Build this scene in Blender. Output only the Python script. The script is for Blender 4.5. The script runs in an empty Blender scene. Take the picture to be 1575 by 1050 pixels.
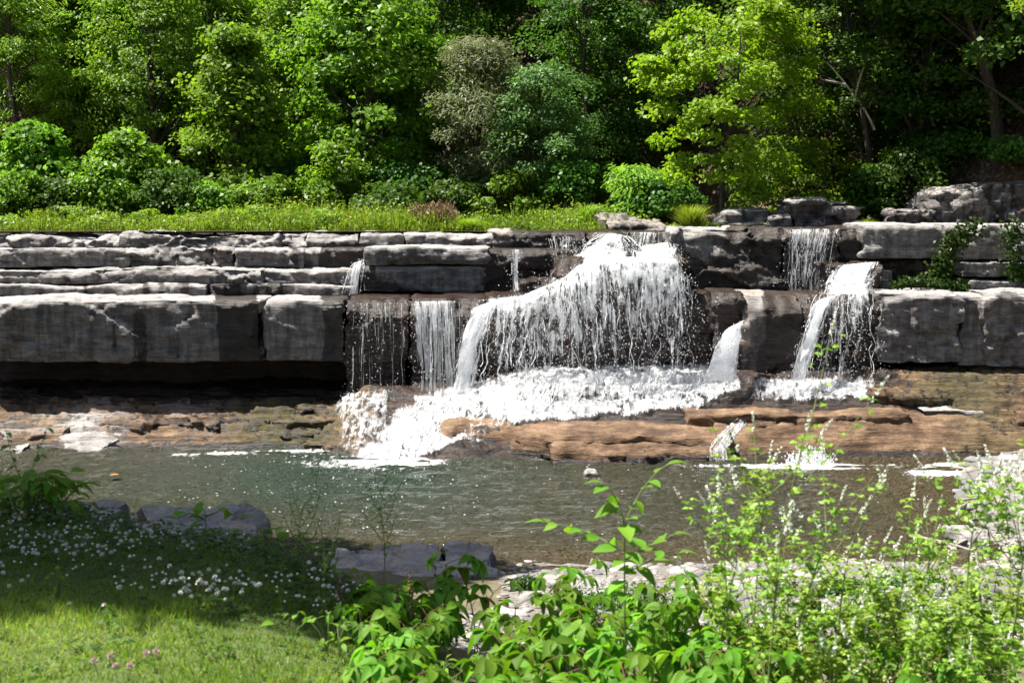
import bpy, math, numpy as np
from mathutils import Vector
rng = np.random.default_rng(7)
C = bpy.context.scene.collection

# ------------------------------------------------------------------ camera
F = 2164.0                      # focal length in pixels of the 1575 px wide photograph
CAM = np.array([0.0, 0.0, 4.4])
PITCH = math.atan((525 - 320) / F)
cam = bpy.data.cameras.new('camera'); camo = bpy.data.objects.new('camera', cam); C.objects.link(camo)
camo.location = CAM; camo.rotation_euler = (math.pi / 2 - PITCH, 0, 0)
cam.sensor_width = 36; cam.lens = F / 1575 * 36; cam.clip_end = 500; cam.clip_start = 0.1
cam.dof.use_dof = True; cam.dof.focus_distance = 24; cam.dof.aperture_fstop = 6.3
bpy.context.scene.camera = camo

# ------------------------------------------------------------------ light
SUN = np.array([-0.46, 0.05, 0.885]); SUN /= np.linalg.norm(SUN)
w = bpy.data.worlds.new('World'); bpy.context.scene.world = w; w.use_nodes = True
nt = w.node_tree; sky = nt.nodes.new('ShaderNodeTexSky'); sky.sky_type = 'NISHITA'; sky.sun_disc = False
sky.ozone_density = .6; sky.dust_density = 2.0
sky.sun_elevation = math.asin(SUN[2]); sky.sun_rotation = math.atan2(SUN[0], SUN[1])
nt.links.new(sky.outputs[0], nt.nodes['Background'].inputs[0]); nt.nodes['Background'].inputs[1].default_value = 0.05
sl = bpy.data.lights.new('sun', 'SUN'); so = bpy.data.objects.new('sun', sl); C.objects.link(so)
sl.energy = 5.0; sl.angle = math.radians(0.5); sl.color = (1.0, 0.955, 0.88)
so.rotation_euler = Vector(-SUN).to_track_quat('-Z', 'Y').to_euler(); so.location = (-10, 10, 30)
vs = bpy.context.scene.view_settings
vs.view_transform = 'Standard'; vs.look = 'None'; vs.exposure = 1.35; vs.gamma = 1.0
bpy.context.scene.cycles.max_bounces = 6; bpy.context.scene.cycles.transparent_max_bounces = 10
bpy.context.scene.cycles.diffuse_bounces = 3; bpy.context.scene.cycles.glossy_bounces = 2
bpy.context.scene.cycles.transmission_bounces = 3
bpy.context.scene.cycles.caustics_reflective = False; bpy.context.scene.cycles.caustics_refractive = False

# ------------------------------------------------------------------ pixel <-> world
ct, st = math.cos(PITCH), math.sin(PITCH)
def P(px, py, Y):
    px = np.asarray(px, float); py = np.asarray(py, float)
    u = (px - 787.5) / F; v = (525 - py) / F
    dy = ct + v * st; dz = -st + v * ct
    k = np.asarray(Y, float) / dy
    return np.stack(np.broadcast_arrays(CAM[0] + u * k, np.asarray(Y, float) + 0 * k, CAM[2] + dz * k), -1)
def PX(p):
    p = np.asarray(p, float); d = p - CAM
    fw = d[..., 1] * ct - d[..., 2] * st; up = d[..., 1] * st + d[..., 2] * ct
    return 787.5 + F * d[..., 0] / fw, 525 - F * up / fw

# ------------------------------------------------------------------ noise
def _h(i, j, k, s):
    n = (i * 374761393 + j * 668265263 + k * 2147483647 + s * 1274126177) & 0xFFFFFFFF
    n = ((n ^ (n >> 13)) * 1274126177) & 0xFFFFFFFF
    n = ((n ^ (n >> 16)) * 2246822519) & 0xFFFFFFFF
    return ((n ^ (n >> 15)) & 0xFFFFFF) / float(0xFFFFFF)
def vnoise(p, s=0):
    p = np.asarray(p, float); f = np.floor(p); t = p - f; f = f.astype(np.int64); t = t * t * (3 - 2 * t)
    r = 0
    for a in (0, 1):
        for b in (0, 1):
            for c in (0, 1):
                wgt = (t[..., 0] if a else 1 - t[..., 0]) * (t[..., 1] if b else 1 - t[..., 1]) * (t[..., 2] if c else 1 - t[..., 2])
                r = r + wgt * _h(f[..., 0] + a, f[..., 1] + b, f[..., 2] + c, s)
    return r * 2 - 1
def fbm(p, s=0, o=4):
    p = np.asarray(p, float); r = 0; a = 0.5
    for i in range(o): r = r + a * vnoise(p * 2.0 ** i + 17.3 * i, s + i); a *= 0.5
    return r
def facets(p, s=0):
    """random tilted plane inside every Voronoi cell: flat broken faces with sharp breaks"""
    p = np.asarray(p, float); f = np.floor(p).astype(np.int64)
    best = np.full(p.shape[:-1], 1e9); val = np.zeros(p.shape[:-1])
    for a in (-1, 0, 1):
        for b in (-1, 0, 1):
            for c in (-1, 0, 1):
                i, j, k = f[..., 0] + a, f[..., 1] + b, f[..., 2] + c
                q = np.stack([i + _h(i, j, k, s), j + _h(i, j, k, s + 1), k + _h(i, j, k, s + 2)], -1)
                d = p - q; dd = (d * d).sum(-1)
                v = d[..., 0] * (_h(i, j, k, s + 3) - .5) + d[..., 1] * (_h(i, j, k, s + 4) - .5) + d[..., 2] * (_h(i, j, k, s + 5) - .5) + (_h(i, j, k, s + 6) - .5) * .8
                m = dd < best; best = np.where(m, dd, best); val = np.where(m, v, val)
    return val
def bump1(x, c, w_): return np.exp(-((x - c) / w_) ** 2)
def sstep(a, b, x):
    t = np.clip((np.asarray(x, float) - a) / (b - a), 0, 1); return t * t * (3 - 2 * t)
def pv(x, y, z=0.0): return np.stack(np.broadcast_arrays(np.asarray(x, float), np.asarray(y, float), np.asarray(z, float)), -1)
def nrm(v): return v / np.maximum(np.linalg.norm(v, axis=-1, keepdims=True), 1e-9)

# ------------------------------------------------------------------ mesh helpers
def mesh(name, V, Fc, mat=None, attrs=None, uv=None, smooth=False):
    V = np.asarray(V, np.float32).reshape(-1, 3); me = bpy.data.meshes.new(name)
    if not isinstance(Fc, list): Fc = [Fc]
    Fc = [np.asarray(f, np.int32) for f in Fc if len(f)]
    me.vertices.add(len(V)); me.vertices.foreach_set('co', V.ravel())
    nl = sum(f.size for f in Fc); npoly = sum(len(f) for f in Fc)
    me.loops.add(nl); me.loops.foreach_set('vertex_index', np.concatenate([f.ravel() for f in Fc]))
    me.polygons.add(npoly)
    tot = np.concatenate([np.full(len(f), f.shape[1], np.int32) for f in Fc])
    me.polygons.foreach_set('loop_start', np.concatenate([[0], np.cumsum(tot)[:-1]]).astype(np.int32))
    me.polygons.foreach_set('loop_total', tot)
    if smooth: me.polygons.foreach_set('use_smooth', np.ones(npoly, bool))
    for k, a in (attrs or {}).items():
        at = me.attributes.new(k, 'FLOAT', 'POINT'); at.data.foreach_set('value', np.broadcast_to(np.asarray(a, np.float32), (len(V),)).copy())
    if uv is not None:
        l = me.uv_layers.new(name='UVMap'); l.data.foreach_set('uv', np.asarray(uv, np.float32)[np.concatenate([f.ravel() for f in Fc])].ravel())
    me.update(calc_edges=True)
    if mat: me.materials.append(mat)
    return me
def obj(name, me, parent=None, loc=None, rot=None, scale=None):
    o = bpy.data.objects.new(name, me); C.objects.link(o)
    if parent is not None: o.parent = parent
    if loc is not None: o.location = tuple(float(a) for a in loc)
    if rot is not None: o.rotation_euler = tuple(float(a) for a in rot)
    if scale is not None: o.scale = (scale,) * 3 if np.isscalar(scale) else tuple(float(a) for a in scale)
    return o
def tag(o, label=None, cat=None, group=None, kind=None):
    for k, v in (('label', label), ('category', cat), ('group', group), ('kind', kind)):
        if v: o[k] = v
    return o
def thing(name, label, cat, loc=(0, 0, 0), group=None, rot=None):
    return tag(obj(name, None, None, loc, rot), label, cat, group)
def gridf(nu, nv, off=0):
    i = np.arange(nu - 1)[:, None] * nv + np.arange(nv - 1)[None]
    i = i.ravel() + off
    return np.stack([i, i + nv, i + nv + 1, i + 1], -1)
def tubes(paths, radii, sides=4):
    """paths (n,m,3), radii (n,m) -> verts, quads"""
    paths = np.asarray(paths, float); radii = np.asarray(radii, float); n, m, _ = paths.shape
    T = nrm(np.gradient(paths, axis=1)); ref = np.where(np.abs(T[..., 2:3]) > .9, [[[1., 0, 0]]], [[[0., 0, 1.]]])
    A = nrm(np.cross(T, ref)); B = np.cross(T, A)
    an = np.arange(sides) * 2 * math.pi / sides
    V = paths[:, :, None] + radii[:, :, None, None] * (A[:, :, None] * np.cos(an)[None, None, :, None] + B[:, :, None] * np.sin(an)[None, None, :, None])
    b = (np.arange(n)[:, None, None] * m + np.arange(m - 1)[None, :, None]) * sides
    k = np.arange(sides); k2 = (k + 1) % sides
    Q = np.stack([b + k, b + k2, b + k2 + sides, b + k + sides], -1).reshape(-1, 4)
    return V.reshape(-1, 3), Q
class MB:
    def __init__(s): s.v = []; s.f = {3: [], 4: []}; s.n = 0; s.a = []
    def add(s, V, Q, a=0.5):
        V = np.asarray(V, float).reshape(-1, 3); Q = np.asarray(Q)
        s.v.append(V); s.f[Q.shape[1]].append(Q + s.n); s.n += len(V); s.a.append(np.broadcast_to(np.asarray(a, float), (len(V),))); return s
    def mesh(s, name, mat, smooth=False):
        return mesh(name, np.concatenate(s.v), [np.concatenate(f) for f in s.f.values() if f], mat, {'var': np.concatenate(s.a)}, smooth=smooth)
def leaves(Cn, N, U, L, W, fold=.15, droop=0.0):
    """one folded rhombic leaf per centre"""
    U = nrm(U - N * (U * N).sum(-1, keepdims=True)); Vv = np.cross(N, U)
    L = np.broadcast_to(L, (len(Cn),))[:, None]; W = np.broadcast_to(W, (len(Cn),))[:, None]
    V = np.stack([Cn - U * L * .5, Cn - U * L * .05 + Vv * W * .5 + N * W * fold, Cn + U * L * .5 - N * L * droop, Cn - U * L * .05 - Vv * W * .5 + N * W * fold], 1)
    Q = np.arange(len(Cn) * 4).reshape(-1, 4)
    return V.reshape(-1, 3), Q
OCT_V = np.array([[1, 0, 0], [-1, 0, 0], [0, 1, 0], [0, -1, 0], [0, 0, 1], [0, 0, -1]], float)
OCT_F = np.array([[0, 2, 4], [2, 1, 4], [1, 3, 4], [3, 0, 4], [2, 0, 5], [1, 2, 5], [3, 1, 5], [0, 3, 5]])
def drops(Pn, r):
    r = np.broadcast_to(r, (len(Pn),)); V = Pn[:, None] + OCT_V[None] * r[:, None, None] * np.array([1, 1, 1.3])
    return V.reshape(-1, 3), (OCT_F[None] + np.arange(len(Pn))[:, None, None] * 6).reshape(-1, 3)

# ------------------------------------------------------------------ materials
def newmat(name):
    m = bpy.data.materials.new(name); m.use_nodes = True; n = m.node_tree; n.nodes.clear()
    out = n.nodes.new('ShaderNodeOutputMaterial')
    def N(t, **kw):
        x = n.nodes.new('ShaderNode' + t)
        for k, v in kw.items():
            if k.startswith('i_'): x.inputs[int(k[2:]) if k[2:].isdigit() else k[2:].replace('_', ' ')].default_value = v
            else: setattr(x, k, v)
        return x
    L = lambda a, b: n.links.new(a, b)
    return m, N, L, out
def ramp(N, stops):
    r = N('ValToRGB'); e = r.color_ramp.elements
    while len(e) < len(stops): e.new(0.5)
    for i, (p, c) in enumerate(stops): e[i].position = p; e[i].color = (*c, 1) if len(c) == 3 else c
    return r
def mixc(N, L, fac, a, b, mode='MIX'):
    x = N('Mix', data_type='RGBA', blend_type=mode)
    for s, v in ((0, fac), (6, a), (7, b)):
        if hasattr(v, 'is_output') or hasattr(v, 'links'): L(v, x.inputs[s])
        else: x.inputs[s].default_value = v if s == 0 else (*v, 1)
    return x.outputs[2]
def rock_material():
    m, N, L, out = newmat('bedrock')
    geo = N('TexCoord'); mp = N('Mapping'); mp.inputs['Scale'].default_value = (1, 1, 3.2); L(geo.outputs['Object'], mp.inputs[0])
    n1 = N('TexNoise', i_Scale=2.1, i_Detail=9, i_Roughness=.62); L(mp.outputs[0], n1.inputs['Vector'])
    n2 = N('TexNoise', i_Scale=11, i_Detail=8, i_Roughness=.7); L(mp.outputs[0], n2.inputs['Vector'])
    mp3 = N('Mapping'); mp3.inputs['Scale'].default_value = (5, 5, .55); L(geo.outputs['Object'], mp3.inputs[0])
    n3 = N('TexNoise', i_Scale=1.6, i_Detail=6, i_Roughness=.6); L(mp3.outputs[0], n3.inputs['Vector'])   # run-off streaks
    mpb = N('Mapping'); mpb.inputs['Scale'].default_value = (.9, .9, 15); L(geo.outputs['Object'], mpb.inputs[0])
    nb = N('TexNoise', i_Scale=1.5, i_Detail=6, i_Roughness=.6, i_Distortion=.4); L(mpb.outputs[0], nb.inputs['Vector'])          # bedding
    n4 = N('TexNoise', i_Scale=42, i_Detail=5, i_Roughness=.75); L(mp.outputs[0], n4.inputs['Vector'])
    vc = N('TexVoronoi', feature='DISTANCE_TO_EDGE', i_Scale=1.3); wv_ = N('Vector' + 'Math', operation='MULTIPLY_ADD'); L(n1.outputs['Color'], wv_.inputs[0]); wv_.inputs[1].default_value = (.9, .9, .9); L(mp.outputs[0], wv_.inputs[2]); L(wv_.outputs[0], vc.inputs['Vector'])
    crk = ramp(N, [(0, (.35, .33, .32)), (.012, (.8, .8, .8)), (.03, (1, 1, 1))]); L(vc.outputs[0], crk.inputs[0])
    bed = ramp(N, [(.30, (.35, .33, .31)), (.42, (.85, .84, .83)), (.55, (1, 1, 1)), (.75, (1.15, 1.14, 1.12))]); L(nb.outputs[0], bed.inputs[0])
    pit = ramp(N, [(.3, (.45, .44, .43)), (.48, (1, 1, 1)), (.7, (1.3, 1.29, 1.27))]); L(n4.outputs[0], pit.inputs[0])
    dry = ramp(N, [(.28, (.095, .089, .087)), (.5, (.20, .19, .187)), (.72, (.33, .315, .30))]); L(n1.outputs[0], dry.inputs[0])
    br = ramp(N, [(.27, (.035, .020, .011)), (.42, (.10, .055, .029)), (.56, (.20, .122, .068)), (.72, (.31, .21, .13))]); L(n1.outputs[0], br.inputs[0])
    ms = ramp(N, [(.35, (.022, .022, .008)), (.52, (.07, .06, .016)), (.7, (.14, .11, .035))]); L(n2.outputs[0], ms.inputs[0])
    A = {k: N('Attribute', attribute_name=k) for k in ('wet', 'brown', 'moss')}
    def edge(at, lo, hi, src):
        a = N('Math', operation='MULTIPLY_ADD'); L(src.outputs[0], a.inputs[0]); a.inputs[1].default_value = 1.3; a.inputs[2].default_value = -.65
        s = N('Math', operation='ADD'); L(A[at].outputs['Fac'], s.inputs[0]); L(a.outputs[0], s.inputs[1])
        mr = N('MapRange'); mr.inputs[1].default_value = lo; mr.inputs[2].default_value = hi; L(s.outputs[0], mr.inputs[0]); return mr.outputs[0]
    fb = edge('brown', .25, .75, n1); fm = edge('moss', .35, .65, n2); fw = edge('wet', .42, .58, n3)
    stk = ramp(N, [(.40, (.45, .43, .42)), (.56, (1, 1, 1)), (.70, (1.12, 1.12, 1.1))]); L(n3.outputs[0], stk.inputs[0])
    dryc = mixc(N, L, .8, dry.outputs[0], stk.outputs[0], 'MULTIPLY')
    sp = ramp(N, [(.3, (.72, .70, .69)), (.5, (1, 1, 1)), (.7, (1.25, 1.24, 1.22))]); L(n2.outputs[0], sp.inputs[0])
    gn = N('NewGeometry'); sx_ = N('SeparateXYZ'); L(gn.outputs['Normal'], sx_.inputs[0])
    up = N('MapRange'); up.inputs[1].default_value = .25; up.inputs[2].default_value = .8; L(sx_.outputs[2], up.inputs[0])      # sun contrast painted in: upward faces lighter than the fronts
    sun_top = ramp(N, [(.3, (.20, .19, .185)), (.6, (.41, .39, .37))]); L(n1.outputs[0], sun_top.inputs[0]); dryc = mixc(N, L, up.outputs[0], dryc, sun_top.outputs[0])
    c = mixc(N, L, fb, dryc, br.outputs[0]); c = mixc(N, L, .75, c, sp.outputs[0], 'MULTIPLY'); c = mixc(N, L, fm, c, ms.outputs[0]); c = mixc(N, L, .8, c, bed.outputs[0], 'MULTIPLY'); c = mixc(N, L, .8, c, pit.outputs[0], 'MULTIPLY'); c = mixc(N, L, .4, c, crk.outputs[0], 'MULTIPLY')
    wc = mixc(N, L, 1.0, c, (.15, .12, .10), 'MULTIPLY'); c = mixc(N, L, fw, c, wc)
    b = N('BsdfPrincipled'); L(c, b.inputs['Base Color'])
    rr = N('MapRange'); rr.inputs[3].default_value = .9; rr.inputs[4].default_value = .38; L(fw, rr.inputs[0]); L(rr.outputs[0], b.inputs['Roughness'])
    b1 = N('Bump', i_Strength=1.0, i_Distance=.07); L(n1.outputs[0], b1.inputs['Height'])
    b2 = N('Bump', i_Strength=1.0, i_Distance=.03); L(n2.outputs[0], b2.inputs['Height']); L(b1.outputs[0], b2.inputs['Normal']); b3 = N('Bump', i_Strength=.9, i_Distance=.05); L(nb.outputs[0], b3.inputs['Height']); L(b2.outputs[0], b3.inputs['Normal']); L(b3.outputs[0], b.inputs['Normal'])
    L(b.outputs[0], out.inputs[0]); return m
def leaf_material(name, dark, light, trans=(1.25, 1.35, .55), tw=.42, rough=.45, brownish=None):
    m, N, L, out = newmat(name)
    at = N('Attribute', attribute_name='var'); oi = N('ObjectInfo')
    st_ = [(0, dark), (1, light)] if brownish is None else [(0, brownish), (.06, brownish), (.08, dark), (1, light)]
    r = ramp(N, st_); L(at.outputs['Fac'], r.inputs[0])
    hs = N('HueSaturation'); mr = N('MapRange'); mr.inputs[3].default_value = .488; mr.inputs[4].default_value = .522; L(oi.outputs['Random'], mr.inputs[0]); L(mr.outputs[0], hs.inputs[0])
    mr2 = N('MapRange'); mr2.inputs[3].default_value = .8; mr2.inputs[4].default_value = 1.15; L(oi.outputs['Random'], mr2.inputs[0]); L(mr2.outputs[0], hs.inputs[2])
    L(r.outputs[0], hs.inputs[4])
    b = N('BsdfPrincipled', i_Roughness=rough); b.inputs['Specular IOR Level'].default_value = .25; L(hs.outputs[0], b.inputs['Base Color'])
    tc = mixc(N, L, 1.0, hs.outputs[0], tuple(min(t, 2) for t in trans), 'MULTIPLY'); t = N('BsdfTranslucent'); L(tc, t.inputs[0])
    mx = N('MixShader', i_0=tw); L(b.outputs[0], mx.inputs[1]); L(t.outputs[0], mx.inputs[2]); L(mx.outputs[0], out.inputs[0]); return m
def plain_material(name, stops, scale=8, rough=.85, bump=.4, dist=.02, stretch=(1, 1, 1), usevar=False):
    m, N, L, out = newmat(name)
    geo = N('TexCoord'); mp = N('Mapping'); mp.inputs['Scale'].default_value = stretch; L(geo.outputs['Object'], mp.inputs[0])
    n1 = N('TexNoise', i_Scale=scale, i_Detail=8, i_Roughness=.65); L(mp.outputs[0], n1.inputs['Vector'])
    r = ramp(N, stops); b = N('BsdfPrincipled', i_Roughness=rough)
    L((N('Attribute', attribute_name='var').outputs['Fac'] if usevar else n1.outputs[0]), r.inputs[0]); L(r.outputs[0], b.inputs['Base Color'])
    bp = N('Bump', i_Strength=bump, i_Distance=dist); L(n1.outputs[0], bp.inputs['Height']); L(bp.outputs[0], b.inputs['Normal'])
    L(b.outputs[0], out.inputs[0]); return m
def stone_material():
    m, N, L, out = newmat('shore_stone')
    oi = N('ObjectInfo'); at = N('Attribute', attribute_name='var'); geo = N('TexCoord')
    n1 = N('TexNoise', i_Scale=9, i_Detail=8, i_Roughness=.65); L(geo.outputs['Object'], n1.inputs['Vector'])
    add = N('Math', operation='ADD'); L(oi.outputs['Random'], add.inputs[0]); L(at.outputs['Fac'], add.inputs[1])
    fr = N('Math', operation='FRACT'); L(add.outputs[0], fr.inputs[0])
    r = ramp(N, [(0, (.12, .115, .115)), (.4, (.23, .22, .21)), (.75, (.36, .335, .31)), (1, (.22, .175, .145))]); L(fr.outputs[0], r.inputs[0])
    sp = ramp(N, [(.3, (.6, .6, .6)), (.5, (1, 1, 1)), (.7, (1.2, 1.2, 1.2))]); L(n1.outputs[0], sp.inputs[0])
    c = mixc(N, L, 1.0, r.outputs[0], sp.outputs[0], 'MULTIPLY')
    b = N('BsdfPrincipled', i_Roughness=.8); L(c, b.inputs['Base Color'])
    bp = N('Bump', i_Strength=.5, i_Distance=.01); L(n1.outputs[0], bp.inputs['Height']); L(bp.outputs[0], b.inputs['Normal'])
    L(b.outputs[0], out.inputs[0]); return m
def white_water(N, L, clear=.35):
    """froth: countless facets pointing every way, so light from any side brightens it"""
    d = N('BsdfDiffuse'); d.inputs[0].default_value = (.93, .95, .97, 1)
    t = N('BsdfTranslucent'); t.inputs[0].default_value = (.93, .95, .97, 1)
    geo = N('TexCoord'); nz = N('TexNoise', i_Scale=26, i_Detail=3); L(geo.outputs['Object'], nz.inputs['Vector'])
    v = N('Vector' + 'Math', operation='MULTIPLY_ADD'); L(nz.outputs['Color'], v.inputs[0]); v.inputs[1].default_value = (-2.6, -2.6, -2.2); v.inputs[2].default_value = (1.5, 1.25, .35)
    nv = N('Vector' + 'Math', operation='NORMALIZE'); L(v.outputs[0], nv.inputs[0]); L(nv.outputs[0], t.inputs['Normal'])
    g = N('BsdfGlossy', i_Roughness=.18); g.inputs[0].default_value = (1, 1, 1, 1)
    m1 = N('MixShader', i_0=.68); L(d.outputs[0], m1.inputs[1]); L(t.outputs[0], m1.inputs[2])
    m2 = N('MixShader', i_0=.06); L(m1.outputs[0], m2.inputs[1]); L(g.outputs[0], m2.inputs[2])
    tp = N('BsdfTransparent'); m3 = N('MixShader', i_0=clear); L(m2.outputs[0], m3.inputs[1]); L(tp.outputs[0], m3.inputs[2]); return m3.outputs[0]
def spray_material():
    m, N, L, out = newmat('white_water'); L(white_water(N, L), out.inputs[0]); return m
def sheet_material(name, sx, sy, clear=.25, soft=.16):
    """torn white water: streaks, lace and fine spray with holes between; 'foam' says how much of it is there"""
    m, N, L, out = newmat(name)
    uv = N('UVMap'); mp = N('Mapping'); mp.inputs['Scale'].default_value = (sx, sy, 1); L(uv.outputs[0], mp.inputs[0])
    mp2 = N('Mapping'); mp2.inputs['Scale'].default_value = (sx * 2.6, sy * .55, 1); L(uv.outputs[0], mp2.inputs[0])
    wn = N('TexNoise', i_Scale=1.3, i_Detail=4); L(mp.outputs[0], wn.inputs['Vector'])
    wm = N('Vector' + 'Math', operation='MULTIPLY_ADD'); L(wn.outputs['Color'], wm.inputs[0]); wm.inputs[1].default_value = (1.3, 1.3, 1.3); L(mp.outputs[0], wm.inputs[2])
    st_ = N('TexNoise', i_Scale=1.0, i_Detail=7, i_Roughness=.68, i_Distortion=.5); L(mp2.outputs[0], st_.inputs['Vector'])
    vo = N('TexVoronoi', feature='DISTANCE_TO_EDGE', i_Scale=1.0); L(wm.outputs[0], vo.inputs['Vector'])
    n2 = N('TexNoise', i_Scale=9, i_Detail=8, i_Roughness=.8); L(wm.outputs[0], n2.inputs['Vector'])
    n3 = N('TexNoise', i_Scale=.6, i_Detail=2); L(mp.outputs[0], n3.inputs['Vector'])
    def acc(src, k, prev=None):
        a = N('Math', operation='MULTIPLY_ADD'); L(src, a.inputs[0]); a.inputs[1].default_value = k
        if prev is None: a.inputs[2].default_value = 0
        else: L(prev, a.inputs[2])
        return a.outputs[0]
    v = acc(st_.outputs[0], .9); v = acc(n2.outputs[0], .55, v); v = acc(n3.outputs[0], .35, v); v = acc(vo.outputs[0], -.55, v)     # about .55 .. 1.0
    at = N('Attribute', attribute_name='foam'); f = N('MapRange', clamp=False); f.inputs[3].default_value = 1.05; f.inputs[4].default_value = .42; L(at.outputs['Fac'], f.inputs[0])
    s = N('Math', operation='SUBTRACT'); L(v, s.inputs[0]); L(f.outputs[0], s.inputs[1])
    mr = N('MapRange'); mr.inputs[1].default_value = 0; mr.inputs[2].default_value = soft; L(s.outputs[0], mr.inputs[0])
    tr = N('BsdfTransparent'); mx = N('MixShader'); L(mr.outputs[0], mx.inputs[0]); L(tr.outputs[0], mx.inputs[1]); L(white_water(N, L, clear), mx.inputs[2])
    L(mx.outputs[0], out.inputs[0]); return m
def pool_material():
    m, N, L, out = newmat('pool_water')
    geo = N('TexCoord'); mp = N('Mapping'); mp.inputs['Scale'].default_value = (.8, 2.0, 1); L(geo.outputs['Object'], mp.inputs[0])
    n1 = N('TexNoise', i_Scale=6.0, i_Detail=4, i_Roughness=.55, i_Distortion=.5); L(mp.outputs[0], n1.inputs['Vector'])
    n2 = N('TexNoise', i_Scale=22, i_Detail=2); L(mp.outputs[0], n2.inputs['Vector'])
    at = N('Attribute', attribute_name='deep'); r = ramp(N, [(0, (.075, .057, .031)), (.55, (.046, .046, .028)), (1, (.032, .048, .034))]); L(at.outputs['Fac'], r.inputs[0])
    b = N('BsdfPrincipled', i_Roughness=.07, i_IOR=1.33); L(r.outputs[0], b.inputs['Base Color'])
    b1 = N('Bump', i_Strength=1.0, i_Distance=.11); L(n1.outputs[0], b1.inputs['Height'])
    b2 = N('Bump', i_Strength=1.0, i_Distance=.06); L(n2.outputs[0], b2.inputs['Height']); L(b1.outputs[0], b2.inputs['Normal']); L(b2.outputs[0], b.inputs['Normal'])
    L(b.outputs[0], out.inputs[0]); return m
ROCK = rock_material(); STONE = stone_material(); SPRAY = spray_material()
SHEET = sheet_material('torn_water', 6, 2.4, .15); SHEETV = sheet_material('curtain_water', 13, .9, .2); CASC = sheet_material('cascade_water', 5, 3.6, .03, .22)
POOL = pool_material()
SOIL = plain_material('bank_soil', [(.3, (.06, .05, .025)), (.5, (.11, .095, .05)), (.7, (.17, .145, .09))], 5, .95, .8, .05)
LAWN = plain_material('lawn_soil', [(.3, (.04, .06, .015)), (.5, (.075, .11, .025)), (.7, (.13, .15, .05))], 14, .95, .8, .03)
LITTER = plain_material('leaf_litter', [(.3, (.035, .022, .013)), (.5, (.09, .055, .034)), (.68, (.19, .125, .09))], 7, .95, .9, .06)
GRAVEL = plain_material('gravel', [(.3, (.07, .065, .05)), (.5, (.17, .155, .135)), (.7, (.31, .29, .26))], 16, .9, 1.0, .03)
BARK = plain_material('bark', [(.3, (.025, .018, .013)), (.5, (.06, .045, .035)), (.7, (.12, .1, .085))], 9, .9, .8, .03, (3, 3, .6))
PALEBARK = plain_material('pale_bark', [(.35, (.12, .10, .08)), (.5, (.32, .29, .25)), (.7, (.5, .47, .42))], 6, .85, .4, .02, (2, 2, .6))
WOOD = plain_material('driftwood', [(.3, (.16, .12, .09)), (.5, (.33, .28, .23)), (.7, (.48, .43, .37))], 12, .9, .5, .01, (1, 6, 6))
STEM = plain_material('green_stem', [(.3, (.09, .13, .03)), (.7, (.18, .24, .07))], 20, .6, .1, .005)
REDSTEM = plain_material('brown_stalk', [(.3, (.09, .04, .02)), (.7, (.22, .11, .06))], 30, .8, .3, .005)
CLOVER = plain_material('clover_floret', [(0, (.62, .38, .36)), (.12, (.70, .55, .50)), (.2, (.72, .70, .62)), (1, (.84, .84, .80))], 60, .8, .3, .003, usevar=True)
PETAL = plain_material('pale_petal', [(.3, (.55, .60, .45)), (.7, (.80, .82, .72))], 40, .8, .1, .002)
RUST = plain_material('rust_petal', [(.3, (.45, .12, .03)), (.7, (.65, .22, .05))], 40, .8, .1, .002)
LM = {'syc': leaf_material('sycamore_leaf', (.085, .17, .016), (.24, .39, .04), tw=.5),
      'maple': leaf_material('maple_leaf', (.15, .26, .02), (.30, .42, .035), tw=.5),
      'fine': leaf_material('olive_leaf', (.15, .185, .08), (.30, .34, .18), (1.1, 1.15, .7), .4),
      'blue': leaf_material('willow_leaf', (.08, .15, .04), (.18, .28, .085), (1.1, 1.2, .6), .42),
      'dark': leaf_material('forest_leaf', (.035, .09, .012), (.115, .21, .03), tw=.47),
      'pinnate': leaf_material('walnut_leaf', (.13, .25, .03), (.33, .49, .07), tw=.5),
      'grass': leaf_material('meadow_leaf', (.14, .23, .025), (.34, .44, .06), brownish=(.30, .22, .10)),
      'lawn': leaf_material('lawn_blade', (.16, .25, .03), (.46, .55, .11), brownish=(.26, .2, .1)),
      'clov': leaf_material('clover_leaf', (.03, .085, .014), (.08, .17, .03)),
      'creep': leaf_material('creeper_leaf', (.06, .155, .012), (.20, .36, .028), (1.3, 1.45, .5), .42, .6),
      'weed': leaf_material('weed_leaf', (.16, .27, .035), (.36, .48, .09)),
      'litter': leaf_material('dead_leaf', (.09, .05, .03), (.30, .20, .15), (1, .9, .8), .15, .8),
      'plume': leaf_material('grass_plume', (.20, .13, .07), (.40, .29, .18), (1, .95, .8), .3, .8),
      'vine': leaf_material('vine_leaf', (.015, .045, .006), (.06, .11, .012))}

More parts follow.
